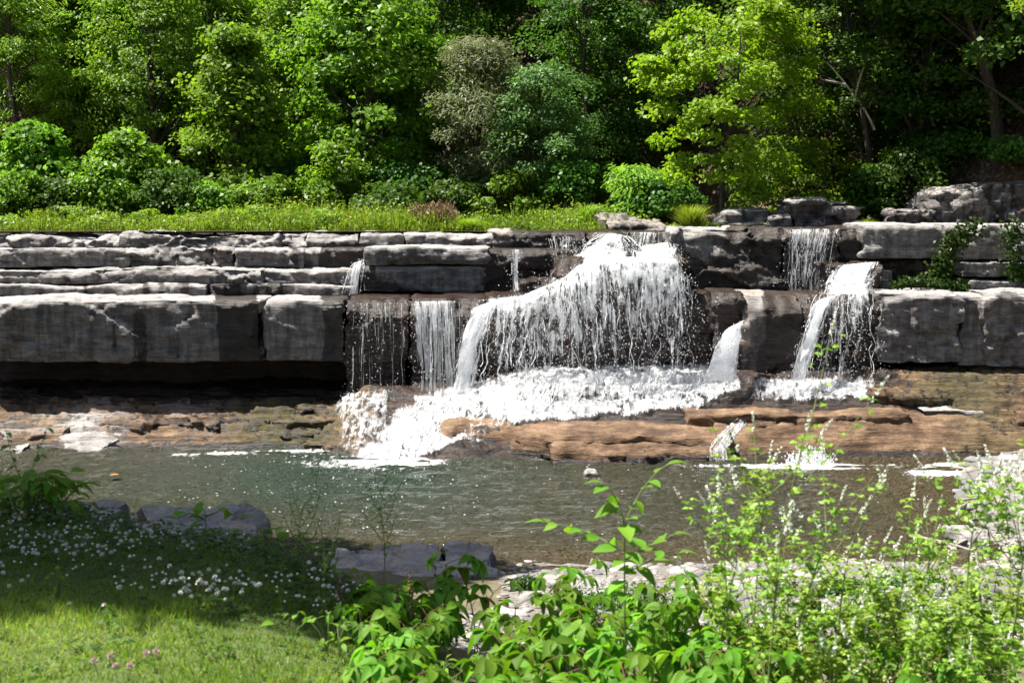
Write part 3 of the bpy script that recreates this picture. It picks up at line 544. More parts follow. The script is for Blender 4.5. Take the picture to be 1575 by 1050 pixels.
# ------------------------------------------------------------------ falling water
def polyl(pts, s):
    W = np.array([P(*p) for p in pts]); t = np.linspace(0, 1, len(W)); return np.stack([np.interp(s, t, W[:, i]) for i in range(3)], -1)
def fall_pos(lip, foot, s, t, pw):
    A, B = polyl(lip, s), polyl(foot, s); t = np.asarray(t)[..., None]
    h = t ** .75
    p = A + (B - A) * h
    p[..., 2] = A[..., 2] + (B[..., 2] - A[..., 2]) * t[..., 0] ** pw
    return p
_fs = [0]
def waterfall(label, lip, foot, n=150, r=.010, wob=.05, foam=(.5, .5), nd=300, pw=1.5, sheet=SHEETV, brk=.5, group=None, spread=.06, off=.03):
    _fs[0] += 11; sd = _fs[0]; g = np.random.default_rng(sd)
    A, B = polyl(lip, np.array([0, .5, 1.])), polyl(foot, np.array([0, .5, 1.]))
    base = B[1].copy(); th = thing('waterfall', label, 'waterfall', base, group)
    wd = np.linalg.norm(np.diff(polyl(lip, np.linspace(0, 1, 20)), axis=0), axis=1).sum(); ht = np.linalg.norm(A[1] - B[1])
    # sheet
    ns, nt_ = max(6, int(wd / .05)), max(8, int(ht / .05))
    S, T = np.meshgrid(np.linspace(0, 1, ns), np.linspace(0, 1, nt_), indexing='ij'); Vs, Qs, Fs, Us = [], [], [], []
    for ly in range(2):
        V = fall_pos(lip, foot, S, T, pw); q = sd + 40 * ly
        V[..., 1] -= (off + .09 * ly) * np.sin(np.clip(T * 4, 0, 1) * 1.57) + .10 * fbm(pv(S * wd * 4, T * ht * 2.0, q), q, 4); V[..., 2] += (.16 if pw <= 1.15 else .05) * fbm(pv(S * wd * 4, T * ht * 3.0, q + 7), q + 2, 3) * np.sin(np.pi * T)
        V[..., 0] += .05 * fbm(pv(S * wd * 4, T * ht * 2, q + 3), q + 4, 2)
        fm = foam[0] + (foam[1] - foam[0]) * T + .25 * fbm(pv(S * wd * 2.2, T * ht * .6, q), q + 1, 2) - .10 * ly
        ew = min(.38, .2 / max(wd, .1) + .05); en = .6 * ew * fbm(pv(T * ht * 3, q, S * 2), q + 3, 3)
        fm = fm - .6 * (1 - sstep(0, ew, S + en)) - .6 * sstep(1 - ew, 1, S + en)
        Vs.append(V.reshape(-1, 3)); Qs.append(gridf(ns, nt_, ly * ns * nt_)); Fs.append(fm.ravel()); Us.append(np.stack([S * wd + 7.3 * ly, T * ht + 3.1 * ly + sd], -1).reshape(-1, 2))
    obj('water_sheet', mesh('water_sheet', np.concatenate(Vs) - base, np.concatenate(Qs), sheet, {'foam': np.concatenate(Fs)}, np.concatenate(Us), smooth=True), th)
    # strands
    n = max(6, int(n * .38)); m = max(8, int(ht / .045)); s0 = g.random(n); dens = vnoise(pv(s0 * wd * 2.5, sd), sd + 2); s0 = s0[(dens > -.75 + g.random(n) * .7)]; n = len(s0)
    t0 = np.where(g.random(n) < brk, g.random(n) * .75, 0); t1 = np.where(g.random(n) < .85, t0 + .08 + g.random(n) * .35, 1.0).clip(0, 1)
    t = t0[:, None] + (t1 - t0)[:, None] * np.linspace(0, 1, m)[None]
    p = fall_pos(lip, foot, np.repeat(s0[:, None], m, 1), t, pw)
    ph = g.random(n)[:, None] * 3
    amp = wob * (.25 + t)
    p[..., 0] += amp * (1.1 * fbm(pv(p[..., 0] * 3.5, p[..., 2] * 3.2 + ph * .4, sd), sd + 5, 3) + .45 * vnoise(pv(ph * 40, t * ht * 4), sd + 6))
    p[..., 1] += -off - g.random(n)[:, None] * spread * (.3 + t) + amp * .6 * vnoise(pv(ph * 30 + 9, t * ht * 7), sd + 7)
    rad = r * .5 * (.3 + 1.1 * g.random(n)[:, None] ** 2.2) * (.65 + .8 * np.abs(vnoise(pv(ph * 50, t * ht * 10), sd + 8)))
    rad = rad * np.clip(np.minimum(np.linspace(0, 1, m), 1 - np.linspace(0, 1, m)) * 8 + .25, 0, 1)
    mb = MB(); mb.add(*tubes(p - base, rad, 3)); obj('water_strand', mb.mesh('water_strand', SPRAY, True), th)['kind'] = 'stuff'
    if nd:
        s = g.random(nd); t = g.random(nd) ** .8; p = fall_pos(lip, foot, s, t, pw)
        p += g.normal(0, 1, (nd, 3)) * np.array([wob * 1.6, spread + .06, wob * .8]) * (.3 + t[:, None]); p[:, 1] -= off
        mb = MB(); mb.add(*drops(p - base, .0025 + .008 * g.random(nd) ** 2.5)); obj('spray', mb.mesh('spray', SPRAY, True), th)['kind'] = 'stuff'
    return th
waterfall('sparse dripping threads of water over the dark wall beside the dry grey face', [(530, 466, 26.95), (624, 465, 26.95)], [(530, 596, 26.72), (626, 604, 26.72)], 46, .008, .035, (.22, .24), 320)
waterfall('thin straight curtain of water strands over the dark brown wall', [(622, 464, 26.95), (712, 462, 26.95)], [(632, 610, 26.55), (712, 612, 26.5)], 150, .009, .03, (.52, .40), 500)
waterfall('dense slanting white jet between the thin curtain and the broad veil', [(726, 474, 26.85), (778, 456, 26.9)], [(690, 604, 26.4), (726, 604, 26.3)], 150, .014, .06, (.75, .85), 350, 1.25, SHEET)
waterfall('broad lacy white veil of the main waterfall tumbling over a dark bulge', [(738, 461, 26.9), (800, 455, 26.85), (860, 432, 26.8), (890, 408, 26.8), (960, 395, 26.75), (1040, 398, 26.8), (1058, 430, 26.9)], [(728, 592, 26.35), (790, 588, 26.2), (860, 584, 26.05), (910, 578, 25.95), (965, 574, 25.95), (1035, 572, 26.05), (1066, 572, 26.2)], 240, .013, .12, (.58, .22), 5200, 1.45, SHEET, .6, spread=.16, off=.05)
waterfall('slanting white chute feeding the veil from the rim', [(922, 358, 29.5), (945, 359, 29.5), (966, 363, 29.5)], [(815, 455, 26.95), (905, 408, 26.9), (1000, 397, 26.85)], 320, .013, .14, (.54, .60), 1400, 1.0, SHEET, .5, off=.1)
waterfall('short white spout dropping beside a dark block on the rim', [(984, 378, 28.9), (1038, 371, 28.85)], [(962, 402, 27.0), (1052, 404, 26.85)], 200, .014, .06, (.58, .62), 600, 1.1, SHEET, .5, off=.08)
waterfall('thin trickles slipping over the brown rim above the short spout', [(955, 357, 29.6), (1040, 357, 29.6)], [(950, 392, 29.2), (1035, 384, 29.2)], 50, .010, .04, (.3, .3), 120)
waterfall('faint trickles on the dark face left of the slanting chute'.replace(' left of', ' next to'), [(838, 366, 29.25), (900, 362, 29.3)], [(850, 440, 28.4), (900, 425, 28.4)], 46, .009, .04, (.15, .3), 140)
waterfall('single narrow trickle down the two-course wall', [(783, 384, 28.55), (803, 384, 28.55)], [(780, 446, 28.45), (805, 447, 28.45)], 36, .010, .03, (.5, .45), 120)
waterfall('small white spill between stacked slabs and the two-course wall', [(546, 404, 28.75), (563, 398, 28.6)], [(525, 452, 28.2), (560, 452, 28.2)], 60, .009, .05, (.62, .5), 160)
waterfall('curved white jet spouting from a gap between brown rock columns', [(1126, 503, 26.6), (1145, 491, 26.6)], [(1084, 584, 25.9), (1132, 584, 26.0)], 170, .014, .05, (.9, 1.0), 350, 1.7, SHEET)
waterfall('upper curtain of the smaller waterfall dropping from the rim', [(1203, 353, 28.45), (1292, 352, 28.5)], [(1200, 446, 28.1), (1272, 447, 28.1)], 120, .010, .06, (.46, .28), 420, 1.4, SHEET)
waterfall('sloping white middle step of the smaller waterfall', [(1290, 408, 27.95), (1352, 402, 27.95)], [(1262, 452, 27.0), (1344, 452, 27.0)], 140, .012, .06, (.75, .8), 260, 1.2, SHEET)
waterfall('lower lacy veil of the smaller waterfall over a black recess', [(1256, 452, 27.0), (1346, 445, 27.0)], [(1232, 584, 26.1), (1346, 582, 26.1)], 110, .012, .10, (.44, .22), 1100, 1.45, SHEET, .6, spread=.12)
waterfall('slim bright jet at the edge of the lower lacy veil', [(1258, 462, 26.8), (1290, 452, 26.85)], [(1214, 584, 26.05), (1240, 584, 26.05)], 90, .012, .05, (.85, .75), 300, 1.3, SHEET)
waterfall('hairline trickle on the brown column beside the main veil', [(1100, 456, 26.82), (1108, 456, 26.82)], [(1094, 560, 26.75), (1102, 560, 26.75)], 14, .008, .02, (.2, .2), 30)
from mathutils.bvhtree import BVHTree
def tree_of(objs):
    vs_, fs_ = [], []
    for o in objs:
        off = len(vs_); base = np.array(o.location) + (np.array(o.parent.location) if o.parent else 0); me = o.data
        co = np.zeros(len(me.vertices) * 3, np.float32); me.vertices.foreach_get('co', co); vs_ += [Vector(v) for v in (co.reshape(-1, 3) + base)]
        fs_ += [tuple(i + off for i in p.vertices) for p in me.polygons]
    return BVHTree.FromPolygons(vs_, fs_)
SLT = tree_of([o for o in bpy.data.objects if o.name.startswith('slab')] + [bpy.data.objects['rock_shelf']])
def rill(label, path, wpx, n, r=.006, nd=60):
    """water running down over the rock: every strand follows the surface it wets"""
    g = np.random.default_rng(len(label)); th = None; P_ = []
    for i in range(n):
        o = g.uniform(-.5, .5); pts = []; k0 = g.uniform(-.15, .8); k1 = min(1, k0 + .15 + .3 * g.random()); k0 = max(k0, 0)
        for k in np.linspace(k0, k1, 16):
            q = k * (len(path) - 1); a = min(int(q), len(path) - 2); px, py = np.array(path[a]) + (np.array(path[a + 1]) - np.array(path[a])) * (q - a)
            d = P(px + o * wpx * (.7 + .6 * k) + wpx * .05 * float(vnoise(np.array([o * 9, k * 5, 1.]), 4)) + g.normal() * .25, py + 6 * o, 10.0) - CAM; h = SLT.ray_cast(Vector(CAM), Vector(nrm(d)))
            if h[0] is not None: pts.append(np.array(h[0]) - nrm(d) * .03)
        if len(pts) == 16: P_.append(pts)
    P_ = np.array(P_); base = P_[:, -1].mean(0); th = thing('rill', label, 'rill', base); m = P_.shape[1]
    mb = MB(); mb.add(*tubes(P_ - base, r * (.4 + g.random((len(P_), m))), 3)); obj('water_strand', mb.mesh('water_strand', SPRAY, True), th)['kind'] = 'stuff'
    p = P_.reshape(-1, 3)[g.choice(len(P_) * m, nd)] + g.normal(0, .022, (nd, 3)); p[:, 1] -= .02; mb = MB(); mb.add(*drops(p - base, .003 + .009 * g.random(nd) ** 2)); obj('spray', mb.mesh('spray', SPRAY, True), th)['kind'] = 'stuff'
rill('narrow white rill running down between the two brown slabs', [(1142, 646), (1122, 665), (1104, 690), (1108, 714)], 24, 90, .004, 420)
# cascade over the shelf
def casc_mask(px, py):
    px = px + 34 * fbm(pv(px * .02, py * .03, 3), 88, 3); py = py + 10 * fbm(pv(px * .03, py * .05, 5), 89, 3)
    big = sstep(0, 1, np.minimum.reduce([(py - 555) / 25, (px - (640 - (py - 590) * 1.0)) / 30, (716 - py) / 8])) * (1 - sstep(0, 46, (py - 590) - .62 * (1075 - px) * .38 - 10)) 
    l = np.interp(px, [520, 560, 640, 700, 760, 850, 950, 1060, 1100, 1140], [712, 716, 714, 690, 660, 645, 640, 634, 618, 600])
    u = np.interp(px, [520, 545, 600, 640, 700, 800, 900, 1060, 1140], [690, 680, 640, 600, 590, 566, 550, 550, 566])
    big = sstep(-4, 14, py - u) * (1 - sstep(-12, 6, py - l)) * sstep(520, 560, px) * (1 - sstep(1110, 1145, px))
    core_ = big * (.86 - .38 * np.exp(-(((px - 745) / 60) ** 2 + ((py - 655) / 26) ** 2)) - .25 * bump1(py, 612, 7) * sstep(820, 900, px))
    r2 = sstep(572, 584, py) * (1 - sstep(606, 626, py)) * sstep(1120, 1170, px) * (1 - sstep(1325, 1358, px)) * .78
    v = sstep(592, 604, py) * (1 - sstep(680, 700, py)) * sstep(508, 522, px) * (1 - sstep(590, 620, px)) * .56
    return np.maximum.reduce([core_, r2, v])
cs = thing('cascade', 'wide churning white cascade spreading over the brown shelf into the pool', 'cascade', P(700, 640, 25.8))
base = np.array(cs.location)
xs, ys = np.arange(-3.9, 7.2, .04), np.arange(24.2, 27.4, .035)
X, Y = np.meshgrid(xs, ys, indexing='ij')
def casc_z(X, Y):
    k = fbm(pv(X * 3.0 + Y, Y * 3.0), 71, 4)
    return apron_h(X, Y) * .5 + .5 * apron_h(X, Y + .12) + .035 + .10 * np.abs(k)
Z = casc_z(X, Y); V = np.stack([X, Y, Z], -1).reshape(-1, 3); px, py = PX(V); mk = casc_mask(px, py); Q = gridf(len(xs), len(ys)); Q = Q[(mk[Q] > .03).any(1)]
used, inv = np.unique(Q, return_inverse=True); Vc = V[used]
obj('water_sheet', mesh('water_sheet', Vc - base, inv.reshape(-1, 4), CASC, {'foam': mk[used] * 1.02 - .1}, np.stack([Vc[:, 0], Vc[:, 1] * .6 + Vc[:, 2]], -1), smooth=True), cs)
g = np.random.default_rng(5); n = 90000
p = np.stack([g.uniform(-3.9, 7.1, n), g.uniform(24.3, 27.3, n)], -1); p = np.concatenate([p, casc_z(p[:, 0], p[:, 1])[:, None]], 1); px, py = PX(p)
keep = g.random(n) < casc_mask(px, py) * .1; p = p[keep]; p[:, 2] += g.exponential(.045, len(p)); p[:, 1] += g.normal(0, .03, len(p))
mb = MB(); mb.add(*drops(p - base, .002 + .006 * g.random(len(p)) ** 2)); obj('spray', mb.mesh('spray', SPRAY, True), cs)['kind'] = 'stuff'
# running strands over the cascade
n = 420; p0 = np.stack([g.uniform(-3.6, 6.8, n), g.uniform(24.7, 27.2, n)], -1); m = 10
tt = np.linspace(0, 1, m)[None]; ln = .25 + .5 * g.random(n)[:, None]
px_ = p0[:, :1] + tt * ln * g.normal(-.25, .35, n)[:, None] + .04 * vnoise(pv(p0[:, :1] * 50, tt * 6), 3); py_ = p0[:, 1:] - tt * ln
pp = np.stack([px_, py_, casc_z(px_, py_) + .02], -1); a, b = PX(pp); ok = casc_mask(a, b).min(1) > .6; pp = pp[ok]
mb = MB(); mb.add(*tubes(pp - base, .003 + .008 * g.random((len(pp), m)), 3)); obj('water_strand', mb.mesh('water_strand', SPRAY, True), cs)['kind'] = 'stuff'
# splash where the hidden rill hits the pool
sp = thing('splash', 'fan of white droplets splashing at the foot of the orange brown slab', 'splash', P(1245, 714, 24.1)); base = np.array(sp.location); n = 900
th = g.uniform(0, 2 * math.pi, n); v0 = g.random(n) ** .5; hgt = g.random(n)
p = np.stack([np.cos(th) * .36 * v0 + .15 * g.normal(0, 1, n) * .6, np.sin(th) * .2 * v0 - .05, .34 * hgt * (1 - .7 * v0 * np.abs(np.cos(th)))], -1)
mb = MB(); mb.add(*drops(p, .005 + .016 * g.random(n) ** 2)); s_ = obj('spray', mb.mesh('spray', SPRAY, True), sp)
# foam on the pool
def foam_patch(label, fn, x0, x1, y0, y1, z=.03, step=.05):
    xs, ys = np.arange(x0, x1, step), np.arange(y0, y1, step); X, Y = np.meshgrid(xs, ys, indexing='ij'); V = np.stack([X, Y, z + .02 * fbm(pv(X * 3, Y * 4), 8, 3)], -1).reshape(-1, 3)
    px, py = PX(V); mk = fn(px, py); Q = gridf(len(xs), len(ys)); Q = Q[(mk[Q] > .02).any(1)]; used, inv = np.unique(Q, return_inverse=True); V = V[used]; c = V.mean(0)
    o = obj('foam_patch', mesh('foam_patch', V - c, inv.reshape(-1, 4), CASC, {'foam': mk[used]}, V[:, :2] * np.array([.8, .8]), smooth=True), None, c); tag(o, label, 'foam'); return o
foam_patch('bright white foam where the cascade enters the pool', lambda px, py: .95 * np.exp(-(((px - 600) / 75) ** 2 + ((py - 706) / 9) ** 2)) + .42 * np.exp(-(((px - 580) / 130) ** 2 + ((py - 712) / 12) ** 2)), -5.6, -.6, 22.4, 25.6)
foam_patch('cream coloured scum of foam floating beside the gravel bar', lambda px, py: .95 * sstep(0, 60, (px - 1370) + 3 * (py - 724)) * sstep(708, 713, py) * (1 - sstep(726, 738, py - (px - 1450) * .06)) * (1 - .0 * px), 6.0, 11.5, 21.8, 25.2)
foam_patch('thin white foam line along the foot of the mossy shelf', lambda px, py: .6 * bump1(py, 698 - (px - 300) * .03, 3.5) * sstep(200, 330, px) * (1 - sstep(520, 560, px)), -7.5, -2.6, 24.6, 26.4, .02)
foam_patch('broken foam trail under the splash at the orange brown slab', lambda px, py: .75 * np.exp(-(((px - 1245) / 70) ** 2 + ((py - 717) / 6) ** 2)) + .45 * bump1(py, 716, 4) * sstep(1010, 1060, px) * (1 - sstep(1380, 1420, px)), 2.2, 7.6, 22.6, 24.4)

g = np.random.default_rng(8); n = 3000  # white flecks added on the water to imitate sun sparkle
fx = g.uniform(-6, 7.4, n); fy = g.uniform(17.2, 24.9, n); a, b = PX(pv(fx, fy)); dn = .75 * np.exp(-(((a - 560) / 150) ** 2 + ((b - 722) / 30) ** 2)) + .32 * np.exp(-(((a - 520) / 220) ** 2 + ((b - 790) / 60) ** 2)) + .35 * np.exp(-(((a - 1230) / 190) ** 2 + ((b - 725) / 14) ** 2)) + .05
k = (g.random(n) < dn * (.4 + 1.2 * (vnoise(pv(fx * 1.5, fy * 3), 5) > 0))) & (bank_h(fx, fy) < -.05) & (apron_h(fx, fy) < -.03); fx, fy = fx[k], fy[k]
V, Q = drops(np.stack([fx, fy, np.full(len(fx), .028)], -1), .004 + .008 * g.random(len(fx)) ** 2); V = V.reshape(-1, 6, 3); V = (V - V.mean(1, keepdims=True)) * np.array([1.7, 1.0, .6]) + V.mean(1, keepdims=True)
mb = MB(); mb.add(V.reshape(-1, 3), Q); tag(obj('sparkle_flecks', mb.mesh('sparkle_flecks', SPRAY)), 'tiny white flecks on the pool imitating sun sparkle', 'foam', kind='stuff')
# ------------------------------------------------------------------ trees
def trunk_tube(mb, pts, r0, r1, sides=7, m=10):
    pts = np.array(pts, float); t = np.linspace(0, 1, len(pts)); tt = np.linspace(0, 1, m)
    p = np.stack([np.interp(tt, t, pts[:, i]) for i in range(3)], -1)
    for _ in range(2): p[1:-1] = (p[:-2] + 2 * p[1:-1] + p[2:]) / 4
    mb.add(*tubes(p[None], np.linspace(r0, r1, m)[None], sides)); return p
def tree_meshes(H, R, kind, nclus, nleaf, seed, low=.12, shape='oval', lean=(0, 0), tr=None, leafL=.13, leafW=.1, rc=.45, gap=.35):
    g = np.random.default_rng(seed); mb = MB(); tr = tr or .018 * H + .03
    spine = [(0, 0, -.3)] + [(lean[0] * k ** 1.3 + .05 * H * .3 * g.normal() * (k > .1), lean[1] * k + .05 * H * .3 * g.normal() * (k > .1), H * k) for k in (.15, .35, .55, .75, .95)]
    sp_ = trunk_tube(mb, spine, tr, tr * .15, 8, 14)
    at = lambda k: np.stack([np.interp(k, np.clip(sp_[:, 2] / H, 0, 2), sp_[:, i]) for i in range(3)], -1)
    prof = {'oval': lambda k: np.sin(np.pi * (np.clip((k - low) / (1 - low), 0, 1) * .86 + .10)) ** .7,
            'cone': lambda k: .12 + .95 * (1 - np.clip((k - low) / (1 - low), 0, 1)) ** .85,
            'dome': lambda k: np.sqrt(np.clip(1 - (np.clip((k - low) / (1 - low), 0, 1)) ** 2.2, 0, 1)) * .9 + .1}[shape]
    k = low + (1 - low) * g.random(nclus) ** .85; an = g.random(nclus) * 2 * math.pi
    rad = R * prof(k) * (.35 + .65 * g.random(nclus) ** .45) * (1 + .35 * vnoise(pv(np.cos(an) * 1.5, np.sin(an) * 1.5, k * 5), seed))
    c = at(k) + np.stack([np.cos(an) * rad, np.sin(an) * rad, .12 * rad], -1)
    keep = vnoise(c / R * 2.3 + 5, seed + 3) > -gap * 1.3 + .0; c = c[keep]; k = k[keep]; rad = rad[keep]
    for i in np.where(g.random(len(c)) < .45)[0][:60]:
        a = at(np.array(max(.05, k[i] - .10 - .14 * g.random()))); mid = (a + c[i]) / 2 + np.array([0, 0, .06 * rad[i]])
        rr = max(.012, tr * .30 * (1 - .6 * k[i])); trunk_tube(mb, [a, mid, c[i]], rr, rr * .25, 4, 6)
    trunk = mb
    nl = max(1, nleaf // len(c)); idx = np.repeat(np.arange(len(c)), nl); n = len(idx)
    sc = rc * (.6 + .8 * g.random(len(c)))[idx][:, None]
    d = nrm(g.normal(0, 1, (n, 3))) * g.random((n, 1)) ** .45 * sc * np.array([1.15, 1.15, .6])
    P_ = c[idx] + d; outw = nrm(P_ - at(np.clip(P_[:, 2] / H, 0, 1)) * np.array([1, 1, 1]) + 1e-3)
    if kind == 'pinnate':
        d2 = nrm(outw * np.array([1, 1, 0]) + g.normal(0, .5, (n, 3))); U = nrm(d2 * .7 + np.array([0, 0, -.75])); N = nrm(np.cross(U, g.normal(0, 1, (n, 3))) * .6 + np.array([0, 0, .9]) + outw * .3)
    else:
        N = nrm(np.array([0, 0, .75]) + outw * .45 + g.normal(0, .45, (n, 3))); U = nrm(outw * .6 + np.array([0, 0, -.35]) + g.normal(0, .8, (n, 3)))
    L = leafL * (.65 + .6 * g.random(n)); V, Q = leaves(P_, N, U, L, L * leafW / leafL, .12, .12)
    var = np.clip(g.random(n) * .6 + .4 * g.random(len(c))[idx], 0, 1)
    crown = MB(); crown.add(V, Q, np.repeat(var, 4)); return trunk.mesh('trunk', BARK, True), crown.mesh('crown', LM[kind])
def plant_tree(name, label, px, pytop, Y, wpx, kind, ncl, nl, seed, group=None, cat='tree', basex=None, **kw):
    x = (px - 787.5) / F * (Y * ct) ; bxx = x if basex is None else (basex - 787.5) / F * Y * ct
    z0 = float(hill_h(bxx, Y)); zt = P(px, pytop, Y)[2]; H = zt - z0; R = wpx / 2 / F * Y
    if basex is not None: kw['lean'] = (x - bxx, 0)
    t = thing(name, label, cat, (bxx, Y, z0), group); tm, cm = tree_meshes(H, R, kind, ncl, nl, seed, **kw)
    obj('trunk', tm, t); obj('crown', cm, t); return t
BIG = dict(leafL=.15, leafW=.13)
plant_tree('sycamore_tree', 'young light green sycamore beside the meadow at the forest edge', 55, 188, 37.0, 150, 'syc', 110, 9000, 1, low=.0, shape='cone', gap=.35, rc=.38, **BIG)
plant_tree('walnut_tree', 'dense rounded mid green tree behind the young sycamore', 130, 112, 41.0, 130, 'pinnate', 80, 9000, 2, low=.2, leafL=.2, leafW=.06)
plant_tree('sycamore_tree', 'low bushy sycamore between two taller light green trees', 205, 205, 37.0, 180, 'syc', 110, 9000, 3, low=.0, shape='cone', gap=.35, rc=.38, **BIG)
plant_tree('sycamore_tree', 'tall pointed light green sycamore with dark gaps in its crown', 365, 45, 38.0, 205, 'syc', 120, 11000, 4, low=.06, shape='cone', rc=.5, **BIG)
plant_tree('sycamore_tree', 'tallest broad green tree with a slim pale trunk at the forest edge', 565, -40, 39.0, 260, 'syc', 190, 19000, 5, low=.05, shape='oval', rc=.55, **BIG)
plant_tree('olive_tree', 'grey green fine leaved tree with a soft rounded top', 738, 62, 37.4, 160, 'fine', 130, 20000, 6, low=.08, shape='oval', leafL=.13, leafW=.035, rc=.42)
plant_tree('willow_tree', 'blue green small leaved bushy tree beside the grey green tree', 830, 105, 37.2, 170, 'blue', 120, 14000, 7, low=.06, shape='dome', leafL=.12, leafW=.05, rc=.42)
plant_tree('forest_tree', 'tall dark green tree between the blue green bush and the bright maple', 945, 5, 41.0, 210, 'dark', 130, 14000, 8, low=.12, leafL=.13, leafW=.09, rc=.55)
plant_tree('maple_tree', 'bright yellow green maple on a slim dark trunk above the rock face', 1140, 8, 32.7, 300, 'maple', 170, 15000, 9, gap=.12, low=.13, basex=1112, leafL=.12, leafW=.10, rc=.36, tr=.07)
plant_tree('ash_tree', 'dark tree with a leaning trunk on the leaf-strewn slope', 1270, -60, 34.2, 300, 'dark', 110, 11000, 10, low=.42, basex=1357, leafL=.12, leafW=.08, rc=.45, tr=.10)
plant_tree('shrub', 'leafy green shrub under the maple behind the angular boulder', 1215, 215, 34.6, 210, 'syc', 80, 8000, 11, low=.02, shape='dome', leafL=.10, leafW=.07, cat='shrub', rc=.36)
plant_tree('shrub', 'small feathery shrub at the foot of the blue green tree', 975, 262, 36, 110, 'pinnate', 40, 3500, 12, low=.02, shape='dome', leafL=.16, leafW=.05, cat='shrub', rc=.3)
plant_tree('shrub', 'dark low shrub under the tallest broad tree', 640, 262, 37.5, 170, 'dark', 60, 5000, 13, low=.02, shape='dome', leafL=.11, leafW=.08, cat='shrub')
plant_tree('shrub', 'dark thicket at the foot of the pointed sycamore', 455, 245, 39.5, 210, 'dark', 70, 6000, 14, low=.02, shape='dome', leafL=.12, leafW=.09, cat='shrub')
plant_tree('shrub', 'bright green sapling clump hugging the trunk of the tallest broad tree', 520, 225, 36.6, 120, 'syc', 50, 4500, 15, low=.02, shape='dome', leafL=.12, leafW=.09, cat='shrub', rc=.35)
plant_tree('shrub', 'dark undergrowth bush on the shaded slope beyond the leaning trunk', 1470, 215, 34, 180, 'dark', 60, 5000, 16, low=.02, shape='dome', leafL=.11, leafW=.08, cat='shrub')
plant_tree('forest_tree', 'big shadowy tree with a thick trunk leaning over the shaded boulders', 1400, -260, 32.6, 440, 'dark', 230, 26000, 17, low=.45, gap=.6, basex=1535, leafL=.15, leafW=.11, rc=.6, tr=.17)
for q, (px, top, Y, wpx, kd) in enumerate(((20, 268, 36.0, 120, 'syc'), (100, 280, 36.2, 110, 'dark'), (165, 255, 36.4, 120, 'syc'), (260, 262, 36.3, 120, 'dark'), (330, 285, 36.0, 90, 'syc'), (415, 280, 36.4, 120, 'syc'), (600, 292, 35.8, 110, 'dark'), (700, 285, 36.4, 110, 'dark'), (790, 270, 36.2, 110, 'syc'), (880, 255, 36.4, 120, 'dark'), (1020, 280, 35.5, 110, 'dark'))):
    plant_tree('shrub', {'syc': 'light green leafy shrub filling the forest edge behind the meadow', 'dark': 'dark green leafy shrub filling the forest edge behind the meadow'}[kd], px, top, Y, wpx, kd, 40, 3600, 600 + q, 'shrubs along the forest edge', 'shrub', low=.0, shape='dome', leafL=.12, leafW=.09, rc=.34)
# forest climbing the hillside
protos = []
for i, (kind, H, R, sh, lL, lW) in enumerate((('pinnate', 11, 2.7, 'oval', .24, .07), ('dark', 12, 2.8, 'oval', .17, .12), ('syc', 11, 2.6, 'dome', .17, .14), ('pinnate', 10, 3.0, 'dome', .24, .07), ('dark', 13, 2.6, 'cone', .17, .12), ('syc', 12, 3.0, 'oval', .17, .14))):
    protos.append((kind, tree_meshes(H, R, kind, 170, 15000, 60 + i, low=.14, shape=sh, leafL=lL, leafW=lW, rc=.72)))
names = {'pinnate': ('walnut_tree', 'feathery mid green forest tree rising up the hillside'), 'dark': ('forest_tree', 'tall dark green tree in the forest on the hillside'), 'syc': ('forest_tree', 'large light green broadleaf tree in the hillside forest')}
g = np.random.default_rng(11)
def forest(px, Y, i, sc):
    x = (px - 787.5) / F * Y; z = float(hill_h(x, Y)); kind, (tm, cm) = protos[i]; nm, lb = names[kind]
    t = thing(nm, lb, 'tree', (x, Y, z - .1), 'trees of the hillside forest', (0, 0, g.random() * 6.28)); t.scale = (sc, sc, sc)
    obj('trunk', tm, t); obj('crown', cm, t)
for px, Y, i, sc in ((-20, 43, 0, .8), (110, 46, 3, .9), (60, 52, 0, 1.0), (235, 43.5, 3, .85), (300, 48, 0, 1.0), (190, 54, 5, 1.0), (420, 45, 0, .85), (480, 50, 3, 1.0), (400, 56, 1, 1), (600, 46, 1, .9), (560, 54, 2, 1), (700, 44, 4, .85), (760, 48, 1, .95), (690, 56, 1, 1), (850, 45, 1, .9), (900, 51, 4, 1), (840, 58, 1, 1),
                   (1010, 43.5, 1, .9), (1060, 49, 2, .95), (1000, 56, 1, 1), (1180, 42, 4, .9), (1150, 50, 1, 1), (1260, 40, 1, .95), (1330, 45, 4, 1), (1300, 53, 1, 1), (1400, 39, 1, 1.05), (1480, 42, 1, 1), (1560, 38, 4, 1.05), (1600, 44, 1, 1), (1450, 50, 4, 1), (130, 62, 1, 1.1), (340, 63, 0, 1.1), (620, 64, 1, 1.1), (930, 64, 1, 1.1), (1200, 62, 1, 1.1), (1450, 60, 1, 1.1), (1700, 36, 1, 1.0), (1660, 32.5, 1, .9), (20, 47, 3, .9), (-30, 50, 0, 1.0), (150, 43, 0, .75), (330, 42.5, 3, .75), (510, 43, 2, .7), (250, 50, 2, 1), (90, 57, 3, 1), (60, 43.5, 2, .8), (170, 48, 2, .9), (370, 46, 2, .85), (30, 40.5, 0, .62), (240, 40.5, 5, .62), (460, 41, 2, .6), (660, 41, 1, .65), (900, 40, 1, .6), (1240, 37, 1, .7)):
    forest(px, Y, i, sc)
for px, Y, i, sc in ((1420, 34.5, 1, .8), (1510, 36, 4, .9), (1580, 34, 1, .95), (1350, 37.5, 1, .9), (1620, 31, 4, .9)): forest(px, Y, i, sc)
